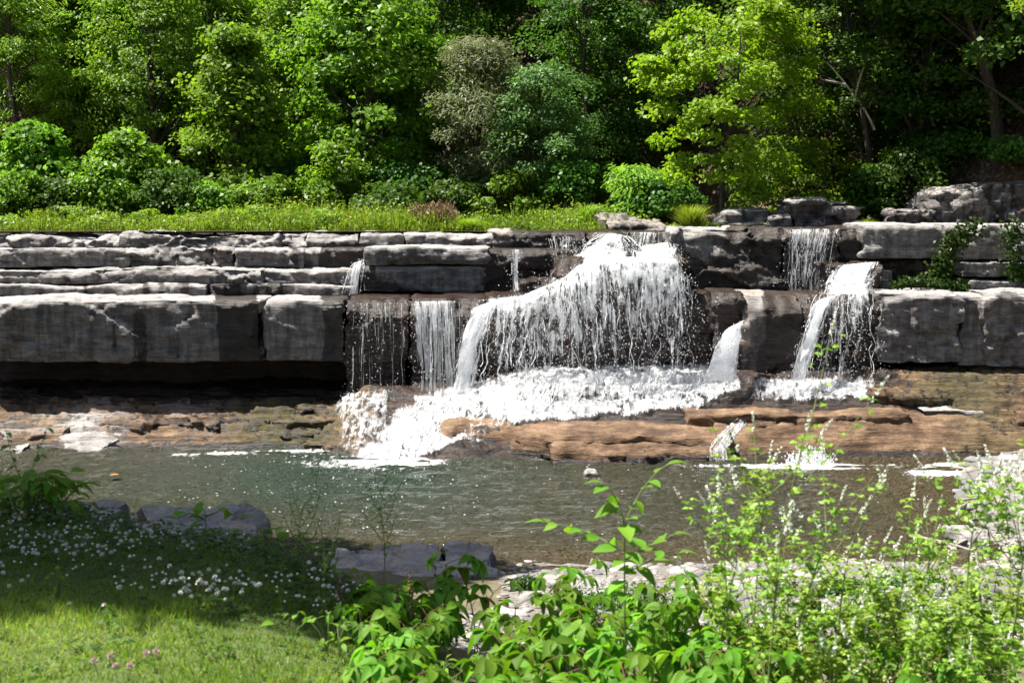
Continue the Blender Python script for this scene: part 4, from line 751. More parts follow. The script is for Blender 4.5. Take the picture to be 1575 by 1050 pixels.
for q, (px, top, Y, wpx) in enumerate(((1400, 235, 33.0, 120), (1545, 150, 33.5, 190), (1440, 120, 36.5, 200), (1590, 235, 31.8, 140), (1300, 170, 37.0, 160), (1530, 60, 37, 200), (1380, 70, 38.5, 220), (1345, 262, 33.4, 80))):
    plant_tree('shrub', 'dark bush in the deep shade of the wooded slope', px, top, Y, wpx, 'dark', 45, 3600, 400 + q, 'dark bushes on the wooded slope', 'shrub', low=.02, shape='dome', leafL=.12, leafW=.08)
# bough reaching in from a tree standing beyond the right bank
bt = thing('maple_tree', 'sunlit yellow green maple boughs reaching over the shaded slope', 'tree', (11.6, 28.5, 4.2)); tm, cm = tree_meshes(10.5, 2.1, 'maple', 90, 9000, 91, low=.28, leafL=.13, leafW=.10, rc=.34); obj('trunk', tm, bt); obj('crown', cm, bt)
# dead pale snag branches on the leaning tree
sn = thing('dead_branch', 'bare pale dead branches caught in the shade behind the maple', 'branch', P(1345, 200, 33.2)); mb = MB(); b0 = np.array(sn.location)
for pts in (((1345, 200), (1335, 172), (1315, 150), (1288, 112), (1270, 95)), ((1315, 150), (1322, 118), (1334, 92), (1337, 82)), ((1300, 130), (1280, 126), (1262, 122))):
    trunk_tube(mb, [P(a, b, 33.2) - b0 for a, b in pts], .035, .015, 5, 8)
obj('branch', mb.mesh('branch', PALEBARK, True), sn)

# ------------------------------------------------------------------ meadow on the rim
g = np.random.default_rng(21); n = 60000
x = g.uniform(-14, 9.5, n); y = 31.3 + 3.2 * g.random(n) ** 1.2
px = 787.5 + x / y * F
hgt = np.interp(px, [0, 60, 300, 480, 560, 640, 700, 760, 900, 960, 1020, 1100, 1180, 1330, 1400], [.35, .45, .45, .6, .62, .5, .45, .5, .65, .6, .2, .35, .16, .12, .1]) * .6 * (.35 + 1.0 * g.random(n) ** 1.5) * (1 + .7 * vnoise(pv(x * 1.2, y * 1.2), 4))
keep = (g.random(n) < np.interp(px, [960, 1010, 1030, 1100, 1200, 1300, 1400], [1, .3, .5, .6, .4, .25, .1]) * np.interp(px, [0, 560, 640, 700], [1, 1, .55, 1])) & ((px > 560) | (y > 31.8)); x, y, hgt = x[keep], y[keep], hgt[keep]; n = len(x)
z = hill_h(x, y)
leafy = g.random(n) < .55
U = nrm(np.stack([g.normal(0, .22, n), g.normal(0, .22, n), np.ones(n)], -1)); N = nrm(np.cross(U, nrm(g.normal(0, 1, (n, 3)))))
cc = np.stack([x, y, z], -1) + U * hgt[:, None] * .5
vg = np.clip(g.random(n) * .75 + .3 * (vnoise(pv(x * .8, y * .8), 6) + .3), .09, 1); vg[g.random(n) < .05] = 0
mb = MB(); a = ~leafy; mb.add(*leaves(cc[a], N[a], U[a], hgt[a], .022, .1), np.repeat(vg[a], 4))
b = leafy; cl = cc[b] + U[b] * hgt[b][:, None] * (g.random((b.sum(), 1)) - .4); Nl = nrm(np.array([0, 0, .6]) + g.normal(0, .5, (b.sum(), 3)))
mb.add(*leaves(cl, Nl, nrm(g.normal(0, 1, (b.sum(), 3))), .10, .045, .1), np.repeat(vg[b], 4))
tag(obj('meadow_grass', mb.mesh('meadow_grass', LM['grass'])), 'bright green sunlit meadow grass and weeds behind the rim slabs', 'grass', kind='stuff')
def grass_clump(label, px, Y, wd, hg, n, mat, seed, plume=0, cat='grass clump'):
    g = np.random.default_rng(seed); x0 = (px - 787.5) / F * Y; z0 = float(hill_h(x0, Y)); t = thing('grass_clump', label, cat, (x0, Y, z0))
    m = 5; an = g.random(n) * 6.28; bend = wd * (.25 + .75 * g.random(n)); tt = np.linspace(0, 1, m)
    h = hg * (.6 + .5 * g.random(n)); b0 = g.normal(0, wd * .14, (n, 2))
    p = np.stack([b0[:, :1] + np.cos(an)[:, None] * bend[:, None] * tt ** 2, b0[:, 1:] + np.sin(an)[:, None] * bend[:, None] * tt ** 2, -.05 + h[:, None] * (1.25 * tt - .35 * tt ** 2 * (1 + g.random(n)[:, None] * .4))], -1)
    side = np.stack([-np.sin(an), np.cos(an), 0 * an], -1)[:, None] * (.012 * (1.05 - tt))[None, :, None]
    V = np.stack([p - side, p + side], 2).reshape(-1, 3); i = (np.arange(n)[:, None] * m + np.arange(m - 1)).ravel() * 2
    mb = MB(); mb.add(V, np.stack([i, i + 1, i + 3, i + 2], -1), np.repeat(.1 + .9 * g.random(n), m * 2)); obj('blades', mb.mesh('blades', LM[mat]), t)['kind'] = 'stuff'
    if plume:
        mb = MB(); k = g.choice(n, plume); e = p[k, -1] + np.array([0, 0, hg * .25]); 
        for q in range(7):
            cpt = p[k, -1] + (e - p[k, -1]) * q / 6 + g.normal(0, .02, (plume, 3)); U = nrm(np.array([0, 0, 1.]) + g.normal(0, .3, (plume, 3))); mb.add(*leaves(cpt, nrm(g.normal(0, 1, (plume, 3))), U, .12, .03), .3 + .7 * np.repeat(g.random(plume), 4))
        mb.add(*tubes(np.stack([p[k, -2], e], 1), np.full((plume, 2), .006), 3)); obj('plume', mb.mesh('plume', LM['plume']), t)['kind'] = 'stuff'
    return t
grass_clump('tall grass clump with brown feathery plumes on the rim', 668, 32.0, .55, .62, 700, 'grass', 1, 130)
grass_clump('rounded bright grass clump beside the plumed clump', 720, 31.6, .45, .42, 700, 'grass', 2)
grass_clump('arching green grass tuft at the foot of the bright maple', 1062, 31.4, .55, .75, 1100, 'grass', 3)
grass_clump('tall upright grass tuft behind the low weathered outcrop', 905, 32.6, .5, .75, 800, 'grass', 4)
grass_clump('small grass tuft beside the angular boulder', 1330, 31.0, .3, .4, 400, 'grass', 5)
grass_clump('small grass tuft between the mossy boulder and the angular boulder', 1165, 30.9, .32, .32, 400, 'grass', 6)
for q in range(13):
    px = (15, 60, 118, 170, 228, 290, 345, 398, 440, 500, 535, 870, 925)[q]; plant_tree('meadow_plant', ('leafy yellow green meadow plant standing above the rim grass', 'leafy meadow plant beside the tall upright grass tuft')[px > 800], px, 334 - 7 * (q * 37 % 5) / 2, 32.6 + .4 * (q % 3), 56 + 12 * (q % 4), 'grass', 16, 750, 500 + q, ('leafy plants along the rim meadow', 'leafy plants by the upright tuft')[px > 800], 'plant', low=.02, shape='dome', leafL=.09, leafW=.035, rc=.16, tr=.015)
# orange day lilies in the dark gap
for i, (a, b) in enumerate(((562, 347), (578, 346), (590, 343), (606, 340), (618, 342), (548, 350))):
    p = P(a, b, 33.2); z0 = float(hill_h(p[0], 33.2)); t = thing('day_lily', 'small orange lily blooming in the dark edge of the meadow', 'flower', (p[0], 33.2, z0), 'orange lilies on the rim'); mb = MB(); hh = p[2] - z0
    trunk_tube(mb, [(0, 0, -.05), (.02, 0, hh * .5), (0, 0, hh)], .008, .006, 4, 5); obj('stem', mb.mesh('stem', STEM), t)
    an = np.arange(6) * 1.047; U = np.stack([np.cos(an), np.sin(an), .5 + 0 * an], -1); mb = MB(); mb.add(*leaves(np.array([0, 0, hh]) + U * .04, nrm(np.array([0, 0, 1.]) - U * .5), U, .1, .035)); obj('bloom', mb.mesh('bloom', RUST), t)
# leaf litter on the shaded slope
n = 9000; x = g.uniform(6, 15, n); y = g.uniform(31.5, 42, n); k = hill_h(x, y) > 4.15; x, y = x[k], y[k]; n = len(x); e = .05
N = nrm(np.stack([-(hill_h(x + e, y) - hill_h(x - e, y)) / (2 * e), -(hill_h(x, y + e) - hill_h(x, y - e)) / (2 * e), np.ones(n)], -1) + g.normal(0, .35, (n, 3)))
mb = MB(); mb.add(*leaves(np.stack([x, y, hill_h(x, y) + .03], -1), N, g.normal(0, 1, (n, 3)), .13, .09), np.repeat(g.random(n), 4)); tag(obj('leaf_litter', mb.mesh('leaf_litter', LM['litter'])), 'reddish dead leaves strewn over the shaded slope', 'leaf litter', kind='stuff')
# vines on the shaded slabs
def vine(label, pts, Y, n, sx, sy, seed):
    g = np.random.default_rng(seed); c0 = P(pts[0][0], pts[0][1], Y); t = thing('vine', label, 'vine', c0); mb = MB(); st_ = MB()
    w_ = [P(a, b, Y) - c0 for a, b in pts]; trunk_tube(st_, w_, .012, .006, 4, 8)
    k = g.random(n); p = np.stack([np.interp(k, np.linspace(0, 1, len(w_)), [q[i] for q in w_]) for i in range(3)], -1) + g.normal(0, 1, (n, 3)) * np.array([sx, .05, sy])
    p[:, 1] -= .12; N = nrm(np.array([0, -.6, .6]) + g.normal(0, .4, (n, 3))); mb.add(*leaves(p, N, np.array([0, 0, -1.]) + g.normal(0, .5, (n, 3)), .09, .07), np.repeat(g.random(n), 4))
    obj('foliage', mb.mesh('foliage', LM['vine']), t); obj('stem', st_.mesh('stem', BARK), t)
vine('green vine trailing from the upper slab across the mossy joint', ((1500, 345), (1470, 365), (1450, 395), (1440, 430)), 28.15, 650, .14, .09, 1)
vine('leafy vine hanging over the slab end by the thin ledges', ((1560, 340), (1552, 370), (1562, 410), (1568, 430)), 27.95, 420, .12, .09, 2)
vine('low creeper growing in the shaded joint above the squared blocks', ((1380, 438), (1410, 430), (1450, 440), (1490, 438)), 28.0, 420, .16, .06, 3)
vine('small green creeper drooping under the squared blocks', ((1488, 572), (1492, 590), (1490, 605)), 26.9, 70, .06, .06, 4)

# ------------------------------------------------------------------ near bank
# lawn
def in_shade_lawn(x, y): return y + .35 * x
g = np.random.default_rng(31); n = 95000
x = g.uniform(-2.9, .6, n); y = g.uniform(3.9, 7.2, n); keep = g.random(n) < (1 - sstep(-.75, -.05, x + .1 * (y - 5))) * (1 - .55 * sstep(5.5, 6.1, y)); x, y = x[keep], y[keep]; n = len(x)
h = (.022 + .026 * g.random(n)) * (1 + .5 * vnoise(pv(x * 3, y * 3), 8)); U = nrm(np.stack([g.normal(0, .55, n), g.normal(0, .55, n), np.ones(n)], -1)); N = nrm(np.cross(U, g.normal(0, 1, (n, 3))))
v = np.clip(.1 + .55 * g.random(n) + .35 * vnoise(pv(x * 2, y * 2), 9), .09, 1); v[g.random(n) < .12] = 0
mb = MB(); mb.add(*leaves(np.stack([x, y, bank_h(x, y)], -1) + U * h[:, None] * .5, N, U, h * 1.1, .0045, .1), np.repeat(v, 4)); tag(obj('lawn_grass', mb.mesh('lawn_grass', LM['lawn'])), 'short mown lawn grass', 'grass', kind='stuff')
# clover leaves
n = 9000; x = g.uniform(-3.1, .1, n); y = g.uniform(4.6, 7.7, n); keep = g.random(n) < sstep(5.3, 5.9, y + .4 * vnoise(pv(x * 2, y * 2), 17)) * (1 - sstep(-.9, -.2, x)) + .10; x, y = x[keep], y[keep]; n = len(x)
c = np.stack([x, y, bank_h(x, y) + .04 + .10 * g.random(n) * sstep(5.4, 6.2, y)], -1); a0 = g.random(n) * 6.28; mb = MB(); vv = g.random(n)
for k in range(3):
    a = a0 + k * 2.094; U = np.stack([np.cos(a), np.sin(a), .1 + 0 * a], -1); mb.add(*leaves(c + U * .012, nrm(np.array([0, 0, 1.]) + g.normal(0, .25, (n, 3))), U, .024, .021, .1), np.repeat(vv, 4))
tag(obj('clover_leaves', mb.mesh('clover_leaves', LM['clov'])), 'low mat of dark clover leaves in the shaded lawn', 'clover', kind='stuff')
# clover flowers
def clover_mesh(seed, pink=False):
    g = np.random.default_rng(seed); mb = MB(); k = 60; z = 1 - 2 * (np.arange(k) + .5) / k; an = np.arange(k) * 2.39996; d = np.stack([np.sqrt(1 - z * z) * np.cos(an), np.sqrt(1 - z * z) * np.sin(an), z], -1); d = d[d[:, 2] > -.75]
    N = nrm(np.cross(d, g.normal(0, 1, d.shape))); va = np.where(d[:, 2] < -.3, .10, .25 + .7 * g.random(len(d))) if not pink else .02 + .12 * g.random(len(d))
    mb.add(*leaves(d * .008 + np.array([0, 0, .0]), N, d + np.array([0, 0, .3]), .012, .007, .2), np.repeat(va, 4)); return mb
fl = [clover_mesh(i).mesh('clover_head', CLOVER) for i in range(3)] + [clover_mesh(9, True).mesh('clover_head', CLOVER)]
stm = MB(); trunk_tube(stm, [(0, 0, -.11), (.004, .002, -.05), (0, 0, 0)], .0012, .001, 3, 4); stmesh = stm.mesh('stem', STEM)
cnt = 0
while cnt < 290:
    x = g.uniform(-2.8, -.2); y = g.uniform(5.2, 7.7); d = float(vnoise(np.array([[x * 1.6, y * 2.2, 1.]]), 12)[0])
    pxc, pyc = PX(np.array([x, y, float(bank_h(x, y)) + .12]))
    if pxc < -10 or pxc > 640 or pyc < 790 or g.random() > (.25 + .9 * max(d, -.2)) * (1 - sstep(480, 600, pxc)) * (1 - .8 * sstep(925, 960, pyc)): continue
    t = obj('clover_flower', fl[g.integers(0, 3)], None, (x, y, float(bank_h(x, y)) + .085 + .06 * g.random()), (g.normal(0, .25), g.normal(0, .25), g.random() * 6), .5 + .35 * g.random())
    tag(t, 'white clover flower head in the shaded clover patch', 'flower', 'white clover flowers on the lawn'); obj('stem', stmesh, t); cnt += 1
mb = MB(); base_v, base_q = drops(np.zeros((1, 3)), 1.0); k = 0
while k < 420:
    x = g.uniform(-2.8, -.3); y = g.uniform(5.4, 7.4); d = float(vnoise(np.array([[x * 1.6, y * 2.2, 1.]]), 12)[0])
    if g.random() > .2 + .9 * max(d, -.2): continue
    mb.add(base_v * .0065 * np.array([1, 1, .7]) + np.array([x, y, float(bank_h(x, y)) + .07 + .06 * g.random()]), base_q, .3 + .6 * g.random()); k += 1
tag(obj('clover_blossom', mb.mesh('clover_blossom', CLOVER)), 'tiny young white clover blossoms scattered through the shaded patch', 'clover', kind='stuff')
for px, py in ((145, 1015), (170, 1008), (178, 1024), (225, 1004), (240, 1001), (200, 1023)):
    Yp = (4.4 - 2.93) / math.tan(math.atan((py - 525) / F) + PITCH); p = P(px, py, Yp)
    t = obj('clover_flower', fl[3], None, p, (g.normal(0, .2), g.normal(0, .2), 0), 1.0); tag(t, 'pink clover flower head in the sunlit mown grass', 'flower', 'pink clover flowers on the lawn'); obj('stem', stmesh, t)

# generic curved leaf (real bend and midrib fold), shared by the near plants
def blade_leaf(L, W, droop, fold, nseg=5, point=1.0):
    t = np.linspace(0, 1, nseg + 1); wv = W * .5 * np.sin(np.pi * np.clip(t, 0, 1) ** .75) ** .8 * (1 - .15 * t * point); wv[0] = W * .04; wv[-1] = .0008
    x = L * (t - .12 * droop * t ** 2); z = -L * droop * .55 * t ** 2
    mid = np.stack([x, 0 * t, z], -1); l = mid + np.stack([0 * t, wv, wv * fold], -1); r = mid + np.stack([0 * t, -wv, wv * fold], -1)
    V = np.stack([l, mid, r], 1).reshape(-1, 3); i = np.arange(nseg) * 3
    return V, np.concatenate([np.stack([i, i + 3, i + 4, i + 1], -1), np.stack([i + 1, i + 4, i + 5, i + 2], -1)])
def rotz(V, a): c_, s_ = math.cos(a), math.sin(a); return V @ np.array([[c_, s_, 0], [-s_, c_, 0], [0, 0, 1]])
def roty(V, a): c_, s_ = math.cos(a), math.sin(a); return V @ np.array([[c_, 0, -s_], [0, 1, 0], [s_, 0, c_]])
def palmate(seed, L=.085, k=5):
    g = np.random.default_rng(seed); mb = MB()
    for j in range(k):
        q = (j - (k - 1) / 2) / ((k - 1) / 2); V, Q = blade_leaf(L * (1 - .35 * abs(q)) * (.9 + .2 * g.random()), L * .46, .6 + .7 * g.random(), .25 + .2 * g.random(), 5)
        V = roty(V, -.15 + .3 * g.random()); V = rotz(V, q * 1.75 + g.normal(0, .1)); mb.add(V, Q, .15 + .8 * g.random())
    return mb
PALM = [palmate(i).mesh('leaf', LM['creep'], True) for i in range(6)]
def leaf_obj(parent, me, pos, az, pitch, sc, roll=0.0):
    o = obj('leaf', me, parent, pos, (roll, pitch, az), sc); return o
g = np.random.default_rng(41)
def creeper(px, py, Y, nl, sc, label, group):
    top = P(px, py, Y); gz = float(bank_h(top[0], Y)); t = thing('creeper_plant', label, 'plant', (top[0], Y, gz), group); H = max(.12, top[2] - gz); mb = MB()
    sp_ = trunk_tube(mb, [(0, 0, -.02), (g.normal(0, .04), g.normal(0, .04), H * .5), (g.normal(0, .03), g.normal(0, .03), H)], .004, .0022, 5, 8)
    for i in range(nl):
        k = 1 - (i / nl) ** 1.1 * .75; b = np.array([np.interp(k, np.linspace(0, 1, 8), sp_[:, j]) for j in range(3)]); az = i * 2.4 + g.normal(0, .4); rl = .05 + .07 * g.random()
        e = b + np.array([math.cos(az) * rl, math.sin(az) * rl, .02 + .04 * g.random()]); mb.add(*tubes(np.stack([b, (b + e) / 2 + [0, 0, .012], e])[None], np.full((1, 3), .0016), 4)); leaf_obj(t, PALM[g.integers(0, 6)], e, az, .15 + .5 * g.random(), sc * (.75 + .45 * g.random()), g.normal(0, .25))
    obj('stem', mb.mesh('stem', REDSTEM, True), t)
for i in range(60):
    px = 545 + 600 * g.random() ** .9; dpt = g.random()
    py = 890 + 165 * dpt + 18 * g.normal() + (40 if px < 640 else 0); Y = 6.3 - 1.7 * dpt
    creeper(px, py, Y, 6, 1.3, 'creeper shoot with palmate five-part green leaves in the tangle above the stony shore', 'creeper shoots along the bank')
for i in range(34):
    dpt = g.random(); creeper(1090 + 470 * g.random(), 945 + 100 * dpt + 12 * g.normal(), 5.9 - 1.4 * dpt, 6, 1.0, 'creeper shoot with palmate green leaves woven under the sweet clover', 'creeper shoots under the sweet clover')
# seedling with oval paired leaves
def oval_mesh(seed, L=.062, W=.034): g = np.random.default_rng(seed); V, Q = blade_leaf(L, W, .35 + .5 * g.random(), .25, 5, .3); mb = MB(); mb.add(V, Q, .35 + .65 * g.random()); return mb.mesh('leaf', LM['creep'], True)
OV = [oval_mesh(i) for i in range(5)]; BIGOV = [oval_mesh(20 + i, .13, .065) for i in range(4)]; SML = [oval_mesh(30 + i, .045, .02) for i in range(4)]
def sprig(name, label, cat, stems, Y, meshes, spacing=.04, sc=1.0, r=.003, mat=STEM, group=None, bloom=None, flat=.3):
    b0 = P(stems[0][0][0], stems[0][0][1], Y); gz = float(bank_h(b0[0], Y)); b0[2] = gz; t = thing(name, label, cat, b0, group); mb = MB()
    for si, s in enumerate(stems):
        pts = [P(a, b, Y) - b0 + np.array([0, .03 * si * (j > 0), 0]) for j, (a, b) in enumerate(s)]
        if si == 0: pts[0][2] = -.03
        p = trunk_tube(mb, pts, r, r * .45, 5, 24); seg = np.linalg.norm(np.diff(p, axis=0), axis=1); cum = np.concatenate([[0], np.cumsum(seg)]); tot = cum[-1]; d = (.35 * tot if si == 0 else .1 * tot); sd = 1
        while d < tot:
            q = np.array([np.interp(d, cum, p[:, j]) for j in range(3)]); j = min(np.searchsorted(cum, d), len(p) - 1); tg = p[j] - p[j - 1]; az = math.atan2(tg[1] + .001, tg[0]) if abs(tg[0]) > abs(tg[2]) * .3 else g.random() * 6.28
            leaf_obj(t, meshes[g.integers(0, len(meshes))], q, az + sd * (1.15 + .3 * g.normal()), flat * g.normal() - .15, sc * (.8 + .4 * g.random()) * (1 - .35 * d / tot), g.normal(0, .35)); sd = -sd; d += spacing * (.7 + .5 * g.random())
        leaf_obj(t, meshes[0], p[-1], math.atan2(p[-1][1] - p[-3][1], p[-1][0] - p[-3][0]), -.3, sc * .7)
        if bloom is not None:
            o = obj('bloom', bloom, t, p[-1], (0, 0, 0), 1.0)
    obj('stem', mb.mesh('stem', mat, True), t); return t
sprig('locust_seedling', 'tall seedling with arching stems of paired oval leaves over the water', 'seedling', [[(965, 905), (960, 850), (962, 800), (985, 755), (1010, 725), (1030, 712)], [(962, 815), (955, 780), (940, 755), (928, 745)], [(960, 850), (920, 830), (880, 815), (838, 808)], [(963, 860), (1000, 848), (1040, 830)], [(962, 880), (1010, 872), (1050, 862)]], 5.2, OV, .042, 1.75, .0036)
sprig('bank_seedling', 'dark drooping seedling with big oval leaves on the shaded bank edge', 'seedling', [[(318, 850), (317, 815), (315, 785)], [(316, 800), (290, 790), (270, 800)], [(316, 795), (340, 786), (362, 800)]], 7.0, BIGOV, .055, 1.05, .004, REDSTEM)
sprig('bank_seedling', 'smaller dark seedling beside the grey bank rocks', 'seedling', [[(430, 880), (428, 845), (425, 815)], [(428, 840), (405, 825), (395, 835)], [(428, 835), (455, 825), (468, 845)]], 7.0, BIGOV, .05, .9, .004, REDSTEM)
sprig('bank_seedling', 'leafy twig with dark round leaves rising before the bleached slab', 'seedling', [[(20, 790), (40, 735), (62, 700), (80, 690)], [(35, 745), (15, 705), (5, 660)], [(50, 715), (60, 680), (66, 660)], [(20, 780), (-5, 740), (-20, 720)]], 6.8, SML + OV, .04, 1.1, .003, STEM)
daisy = MB(); an = np.arange(14) * 2 * math.pi / 14; U = np.stack([np.cos(an), np.sin(an), .15 + 0 * an], -1); daisy.add(*leaves(U * .006, np.tile([0, 0, 1.], (14, 1)), U, .010, .003)); DAISY = daisy.mesh('bloom', PETAL)
def fleabane(label, px, pyb, pyt, Y, seed, wdt=60):
    g2 = np.random.default_rng(seed); st_ = [[(px, pyb), (px + 4, (pyb * 2 + pyt) / 3), (px - 3, (pyb + 2 * pyt) / 3), (px + 8, pyt)]]
    for k in range(7):
        y0 = pyb + (pyt - pyb) * (.3 + .09 * k); sx = (-1) ** k * (.4 + .6 * g2.random()) * wdt; st_.append([(px, y0), (px + sx * .5, y0 - 25), (px + sx * .75, y0 - 48 - 15 * g2.random())])
    return sprig('fleabane_plant', label, 'wildflower', st_, Y, SML, .035, .85, .003, STEM, bloom=DAISY)
fleabane('tall thin flowering weed rising against the pool', 588, 900, 722, 6.6, 3, 55)
fleabane('slender pale flowering weed beside the tall thin weed', 462, 890, 770, 6.7, 4, 40)
fleabane('short flowering weed at the lawn edge', 500, 930, 850, 6.0, 5, 30)
# brown dead dock stalks
for i, (px, y0, y1) in enumerate(((524, 985, 888), (612, 985, 905), (632, 965, 880), (566, 1000, 930), (590, 990, 925))):
    Y = 5.7; b0 = P(px, y0, Y); gz = float(bank_h(b0[0], Y)); t = thing('dock_stalk', 'reddish brown dead dock stalk between lawn and creeper', 'stalk', (b0[0], Y, gz), 'dead dock stalks'); H = P(px, y1, Y)[2] - gz; mb = MB()
    trunk_tube(mb, [(0, 0, -.02), (.006, 0, H * .5), (-.004, .005, H)], .0028, .0015, 4, 8); obj('stem', mb.mesh('stem', REDSTEM), t)
    k = 130; zz = H * (.35 + .65 * g.random(k)); c = np.stack([g.normal(0, .005, k), g.normal(0, .005, k), zz], -1); mb = MB(); mb.add(*leaves(c, nrm(g.normal(0, 1, (k, 3))), nrm(g.normal(0, 1, (k, 3))), .010, .007)); obj('seed_head', mb.mesh('seed_head', REDSTEM), t)
# sweet clover weeds
def spike_mesh(seed):
    g = np.random.default_rng(seed); k = 46; t_ = g.random(k); an = g.random(k) * 6.28; rr = .006 * (1 - .6 * t_); c = np.stack([rr * np.cos(an), rr * np.sin(an), t_ * .085], -1)
    mb = MB(); mb.add(*leaves(c, nrm(g.normal(0, 1, (k, 3))), nrm(np.stack([np.cos(an), np.sin(an), .9 + 0 * an], -1)), .012 * (1 - .5 * t_), .006)); return mb.mesh('flower_spike', PETAL)
SPK = [spike_mesh(i) for i in range(3)]
def sweet_clover(px, pyt, Y, lean, seed, dense=1.0, label=None):
    g = np.random.default_rng(seed); top = P(px, pyt, Y); x0 = top[0] - lean; gz = float(bank_h(x0, Y)); t = thing('sweet_clover_plant', label or 'tall branching weed with small leaves and pale flower spikes on the shore bank', 'weed', (x0, Y, gz), 'sweet clover weeds on the bank'); H = top[2] - gz; st_ = MB(); lf = MB(); tips = []
    main = trunk_tube(st_, [(0, 0, -.03), (lean * .15, 0, H * .35), (lean * .5, g.normal(0, .04), H * .7), (lean, g.normal(0, .06), H)], .0048, .0018, 5, 20); segs = [main]; tips.append((main[-1], main[-1] - main[-3]))
    for i in range(int(9 * H / 1.1)):
        j = g.integers(5, 18); b = main[j]; az = g.random() * 6.28; ln = H * (.16 + .22 * g.random()); d = np.array([math.cos(az) * .75, math.sin(az) * .5, .75]); s = trunk_tube(st_, [b, b + d * ln * .5, b + d * ln + np.array([0, 0, ln * .15])], .0026, .0011, 4, 9); segs.append(s); tips.append((s[-1], s[-1] - s[-3]))
    for s in segs:
        for q in range(int(len(s) * 2.6 * dense)):
            k = g.random() * (len(s) - 1.001); b = s[int(k)] + (s[int(k) + 1] - s[int(k)]) * (k % 1); az = g.random() * 6.28; c0 = b + np.array([math.cos(az), math.sin(az), .5]) * (.015 + .02 * g.random()); va = g.random()
            U = nrm(np.array([[math.cos(az + w_), math.sin(az + w_), .1] for w_ in (-1.0, 0, 1.0)])); lf.add(*leaves(c0 + U * .012, nrm(np.array([0, 0, .8]) + g.normal(0, .4, (3, 3))), U, .032 * (.7 + .5 * g.random()), .015, .15), va)
    obj('stem', st_.mesh('stem', STEM, True), t); obj('foliage', lf.mesh('foliage', LM['weed']), t)
    for p, d in tips:
        if g.random() < .8:
            q = Vector(tuple(d)).to_track_quat('Z', 'Y').to_euler(); obj('flower_spike', SPK[g.integers(0, 3)], t, p, q, .7 + .7 * g.random())
for i, (px, py, Y, ln) in enumerate(((1180, 700, 5.0, .05), (1230, 655, 4.6, .10), (1105, 765, 5.4, -.06), (1150, 790, 5.2, .12), (1290, 770, 5.0, .2), (1345, 745, 5.3, .16), (1400, 760, 5.6, .05), (1450, 790, 5.2, .12), (1510, 745, 5.0, .05), (1555, 770, 5.4, .02), (1600, 740, 4.9, .1), (1330, 850, 5.6, -.1), (1250, 870, 5.6, .0), (1420, 880, 5.7, .05), (1500, 870, 5.5, -.05), (1560, 900, 5.2, 0), (1190, 900, 5.3, 0), (1380, 930, 5.0, .1), (1460, 950, 4.9, 0), (1300, 950, 4.9, -.05), (1540, 970, 4.7, .05), (1230, 980, 4.8, 0), (1340, 985, 4.7, .05), (1420, 1000, 4.6, 0), (1570, 1000, 4.5, 0), (1490, 1005, 4.6, .05), (1280, 1010, 4.6, 0), (1170, 960, 5.0, 0), (1120, 900, 5.6, .05), (1215, 880, 5.9, 0), (1360, 885, 5.9, .05), (1470, 895, 5.9, 0), (1535, 880, 5.8, .04), (1310, 905, 5.8, 0), (1440, 930, 5.4, 0), (1260, 935, 5.4, .05))):
    sweet_clover(px, py, Y, ln, 300 + i, .6 if py < 840 else 1.3)
# leafy ground weeds (low broad leaves on the near bank)
def low_weed(px, py, Y, k, label, group, meshes, sc=1.0, spread=.1, hh=.12):
    b = P(px, py, Y); gz = float(bank_h(b[0], Y)); t = thing('leafy_weed', label, 'weed', (b[0], Y, gz), group); mb = MB()
    for i in range(k):
        az = i * 2.4 + g.normal(0, .3); e = np.array([math.cos(az) * spread * g.random(), math.sin(az) * spread * g.random(), hh * (.4 + .8 * g.random())]); mb.add(*tubes(np.stack([[0, 0, -.02], e * np.array([.4, .4, .6]), e])[None], np.full((1, 3), .0016), 4)); leaf_obj(t, meshes[g.integers(0, len(meshes))], e, az, .1 + .4 * g.normal(), sc * (.7 + .6 * g.random()), g.normal(0, .3))
    obj('stem', mb.mesh('stem', STEM), t)
for i in range(16): low_weed(20 + 120 * g.random() - 30, 800, 7.0 + .5 * g.random(), 9, 'dark leafy weed in the shaded bank edge above the clover', 'shaded weeds along the bank edge', OV + BIGOV, .9, .14, .22)
for i in range(14): low_weed(380 + 170 * g.random(), 900, 6.4 + .8 * g.random(), 8, 'leafy weed in the shade between clover and grey rock', 'shaded weeds beside the rock', OV + SML, .9, .12, .18)
for i in range(20): low_weed(430 + 260 * g.random(), 1000, 4.75 + .9 * g.random(), 8, 'small sunlit weed at the foot of the creeper tangle', 'sunlit weeds at the lawn edge', OV + SML, .8, .11, .13)
for i in range(40): low_weed(1080 + 480 * g.random(), 1000, 4.6 + 1.2 * g.random(), 9, 'broad leaved green weed under the sweet clover', 'broad leaved weeds on the bank', OV + SML + BIGOV[:1], 1.0, .14, .25)
low_weed(90, 960, 5.6, 14, 'small upright weed alone on the mown lawn', None, SML, .7, .04, .16)

